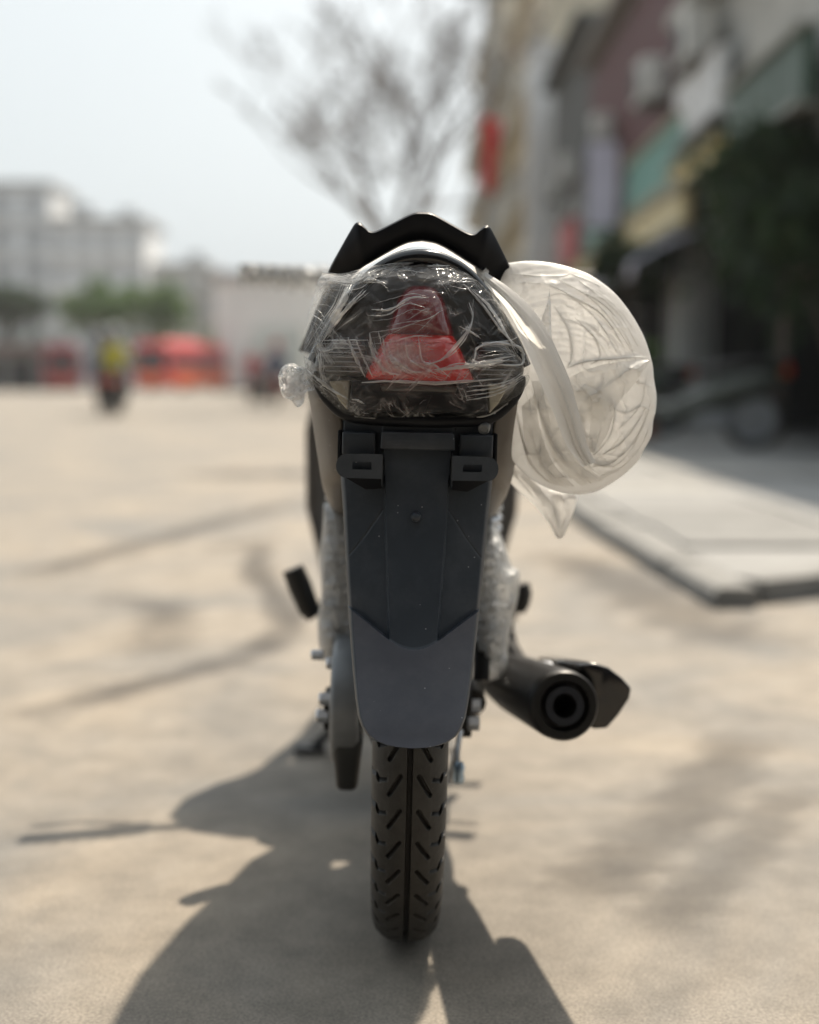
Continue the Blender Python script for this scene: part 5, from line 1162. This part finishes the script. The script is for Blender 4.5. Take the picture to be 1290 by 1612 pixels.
# box van
def wheel_at(t, x, y, r, w_, axis=(1, 0, 0)):
    wh = MB().lathe([(r * .6, -w_ / 2), (r * .93, -w_ / 2), (r, -w_ * .35), (r, w_ * .35), (r * .93, w_ / 2), (r * .6, w_ / 2)], (x, y, r), axis, 32, closed=True).build('wheel', RUBBER, t)
    MB().lathe([(0, -w_ * .4), (r * .2, -w_ * .45), (r * .55, -w_ * .35), (r * .61, -w_ * .5), (r * .61, w_ * .5), (r * .55, w_ * .35), (r * .2, w_ * .45), (0, w_ * .4)], (x, y, r), axis, 24).build('rim', ALU, wh)
t = empty('box_van', (-4.9, 50, 0), .03)
VW = mat('van_box_white', (.62, .65, .63), .5, var=.06, scale=2); b = MB().box((0, 2.2, 1.75), (1.95, 4.0, 2.1), .04).build('cargo_box', VW, t, smooth=False)
for s in (-1, 1):
    d = MB().box((s * .48, .18, 1.75), (.93, .05, 1.98), .015).build('rear_door', VW, t, smooth=False); MB().tube([(s * .08, .14, 1.2), (s * .08, .14, 2.2)], .015, 8).build('door_bar', STEEL, d)
    MB().box((s * .8, .2, .58), (.22, .06, .12), .01).build('tail_lamp', REDL, t, smooth=False)
MB().box((0, .3, .5), (1.9, .12, .14), .02).build('bumper', PLA, t, smooth=False); MB().box((0, 2.8, .52), (.9, 5.0, .16), .02).build('chassis', SATIN, t, smooth=False)
b = MB(); b.prism([(-.85, 4.35, .5), (-.85, 5.9, .5), (-.85, 5.9, 1.15), (-.85, 5.4, 1.95), (-.85, 4.35, 2.0)], [(.85, 4.35, .5), (.85, 5.9, .5), (.85, 5.9, 1.15), (.85, 5.4, 1.95), (.85, 4.35, 2.0)]).build('cab', paint('van_grey', (.4, .42, .42)), t, bevel=.05)
for y in (1.1, 5.1):
    for s in (-1, 1): wheel_at(t, s * .78, y, .36, .22)
tag(t, 'pale grey box van driving away in front of the white hall', 'van')

# coaches
def coach(label, loc, rz, c1, c2, cn):
    t = empty('coach', loc, rz); up = paint(cn + '_upper', c1, .35); lw = paint(cn + '_lower', c2, .35)
    L, Wd, H = 10.5, 2.5, 3.2
    P = []
    for y, k in ((-.0, .86), (.15, .97), (.5, 1), (L - .5, 1), (L - .15, .97), (L, .88)):
        P.append([(x * k, y, z) for x, z in ((-1.22, .35), (-1.25, .7), (-1.25, 1.45), (-1.22, 2.5), (-1.12, 3.0), (-.9, H), (.9, H), (1.12, 3.0), (1.22, 2.5), (1.25, 1.45), (1.25, .7), (1.22, .35))])
    b = MB(); b.grid(P, cv=True); b.f.append(tuple(range(12))); b.f.append(tuple(60 + k for k in range(12))); b.build('body', up, t, auto=30)
    for s in (-1, 1):
        MB().box((s * 1.262, L / 2, .85), (.03, L - 1.4, .95), .01).build('side_skirt', lw, t, smooth=False)
        for k in range(7): MB().box((s * 1.245, .95 + k * 1.27, 1.98), (.05, 1.15, .85), .02).build('window', GLASS, t, smooth=False)
        for y in (2.2, 8.2): wheel_at(t, s * 1.12, y, .48, .3)
        MB().box((s * .85, -.03, .75), (.35, .08, .2), .02).build('headlight', CLR, t, smooth=False)
        MB().tube([(s * 1.2, .1, 2.7), (s * 1.4, -.3, 2.6), (s * 1.4, -.3, 2.2)], .04, 8).build('mirror', PLA, t)
    MB().box((0, -.02, 2.0), (2.0, .08, 1.3), .03).build('windscreen', GLASS, t, smooth=False)
    MB().box((0, -.03, .85), (2.1, .06, .7), .02).build('front_panel', lw, t, smooth=False)
    MB().box((0, L / 2, H + .12), (1.6, 3, .22), .05).build('roof_unit', paint('coach_white', (.6, .6, .6)), t, smooth=False)
    return tag(t, label, 'bus', 'red buses across the street')
coach('red coach with orange lower panels parked before the trees', (-16.1, 83, 0), -.24, (.72, .05, .05), (.82, .14, .02), 'red')
coach('deep red coach parked beyond the two riders on the left', (-24.0, 92, 0), .25, (.38, .03, .04), (.40, .05, .03), 'crimson')

# bikes parked under the awnings
for k, (x, y, rz, c, cn, lab) in enumerate(((3.0, 15.6, 1.35, (.02, .02, .022), 'night', 'black scooter parked under the pavement tree'), (2.9, 16.6, 1.5, (.30, .30, .32), 'silver', 'silver scooter parked next to the black one'), (3.0, 17.7, 1.42, (.03, .04, .07), 'navy', 'navy scooter parked before the maroon panelled shop'),
        (2.9, 18.9, 1.55, (.05, .05, .05), 'soot', 'soot grey scooter parked under the lavender awning'), (2.95, 20.3, 1.4, (.20, .02, .02), 'wine', 'wine red scooter parked under the lavender awning'), (3.0, 22.5, 1.5, (.45, .45, .46), 'white', 'white scooter parked below the teal sign'), (3.1, 12.0, 1.2, (.04, .05, .04), 'olive', 'olive scooter parked before the pale grey shop'))):
    scooter(lab, (x, y, PH), rz, c, cn)
# potted plants and stock outside the shops
for k, (x, y, s) in enumerate(((2.55, 14.4, 1.0), (3.4, 19.6, 1.2), (3.3, 24.0, 1.1))):
    t = empty('potted_plant', (x, y, PH)); MB().lathe([(0, 0), (.13, 0), (.17, .28), (.18, .30), (.155, .30), (.15, .26), (0, .26)], (0, 0, 0), (0, 0, 1), 20).build('pot', mat('terracotta', (.30, .13, .08), .8), t)
    b = MB(); rq = random.Random(k)
    for q in range(260):
        a = rq.uniform(0, 2 * PI); r_ = abs(rq.gauss(0, .17)) * s; z = .3 + rq.uniform(.0, .75) * s; d = Vector((math.cos(a), math.sin(a), rq.uniform(-.2, .6))).normalized()
        p = Vector((math.cos(a) * r_, math.sin(a) * r_, z)); sd_ = d.cross(Vector((0, 0, 1))).normalized(); L_ = rq.uniform(.08, .16)
        b.add([p, p + d * L_ * .5 + sd_ * L_ * .2, p + d * L_, p + d * L_ * .5 - sd_ * L_ * .2], [(0, 1, 2, 3)])
    b.build('foliage', LG, t, smooth=False, fix=False); MB().tube([(0, 0, .2), (0, 0, .3 + .5 * s)], .012, 6).build('stem', BARK, t)
    tag(t, ('bushy plant in a terracotta pot by the black parked scooter', 'tall plant in a terracotta pot under the lavender awning', 'plant in a terracotta pot below the projecting sign')[k], 'plant')

# ================================================================== HAZE IN THE STREET
hb = MB().box((0, 160, 11.5), (540, 540, 25.0)).build('haze', None, smooth=False)
m, t, o = nodes('street_haze'); pv = N(t, 'ShaderNodeVolumePrincipled'); pv.inputs['Color'].default_value = (.93, .96, 1, 1); pv.inputs['Density'].default_value = .0005; pv.inputs['Anisotropy'].default_value = .35
t.links.new(pv.outputs[0], o.inputs['Volume']); hb.data.materials.append(m)
tag(hb, 'pale grey haze hanging over the street', 'haze', kind='stuff')
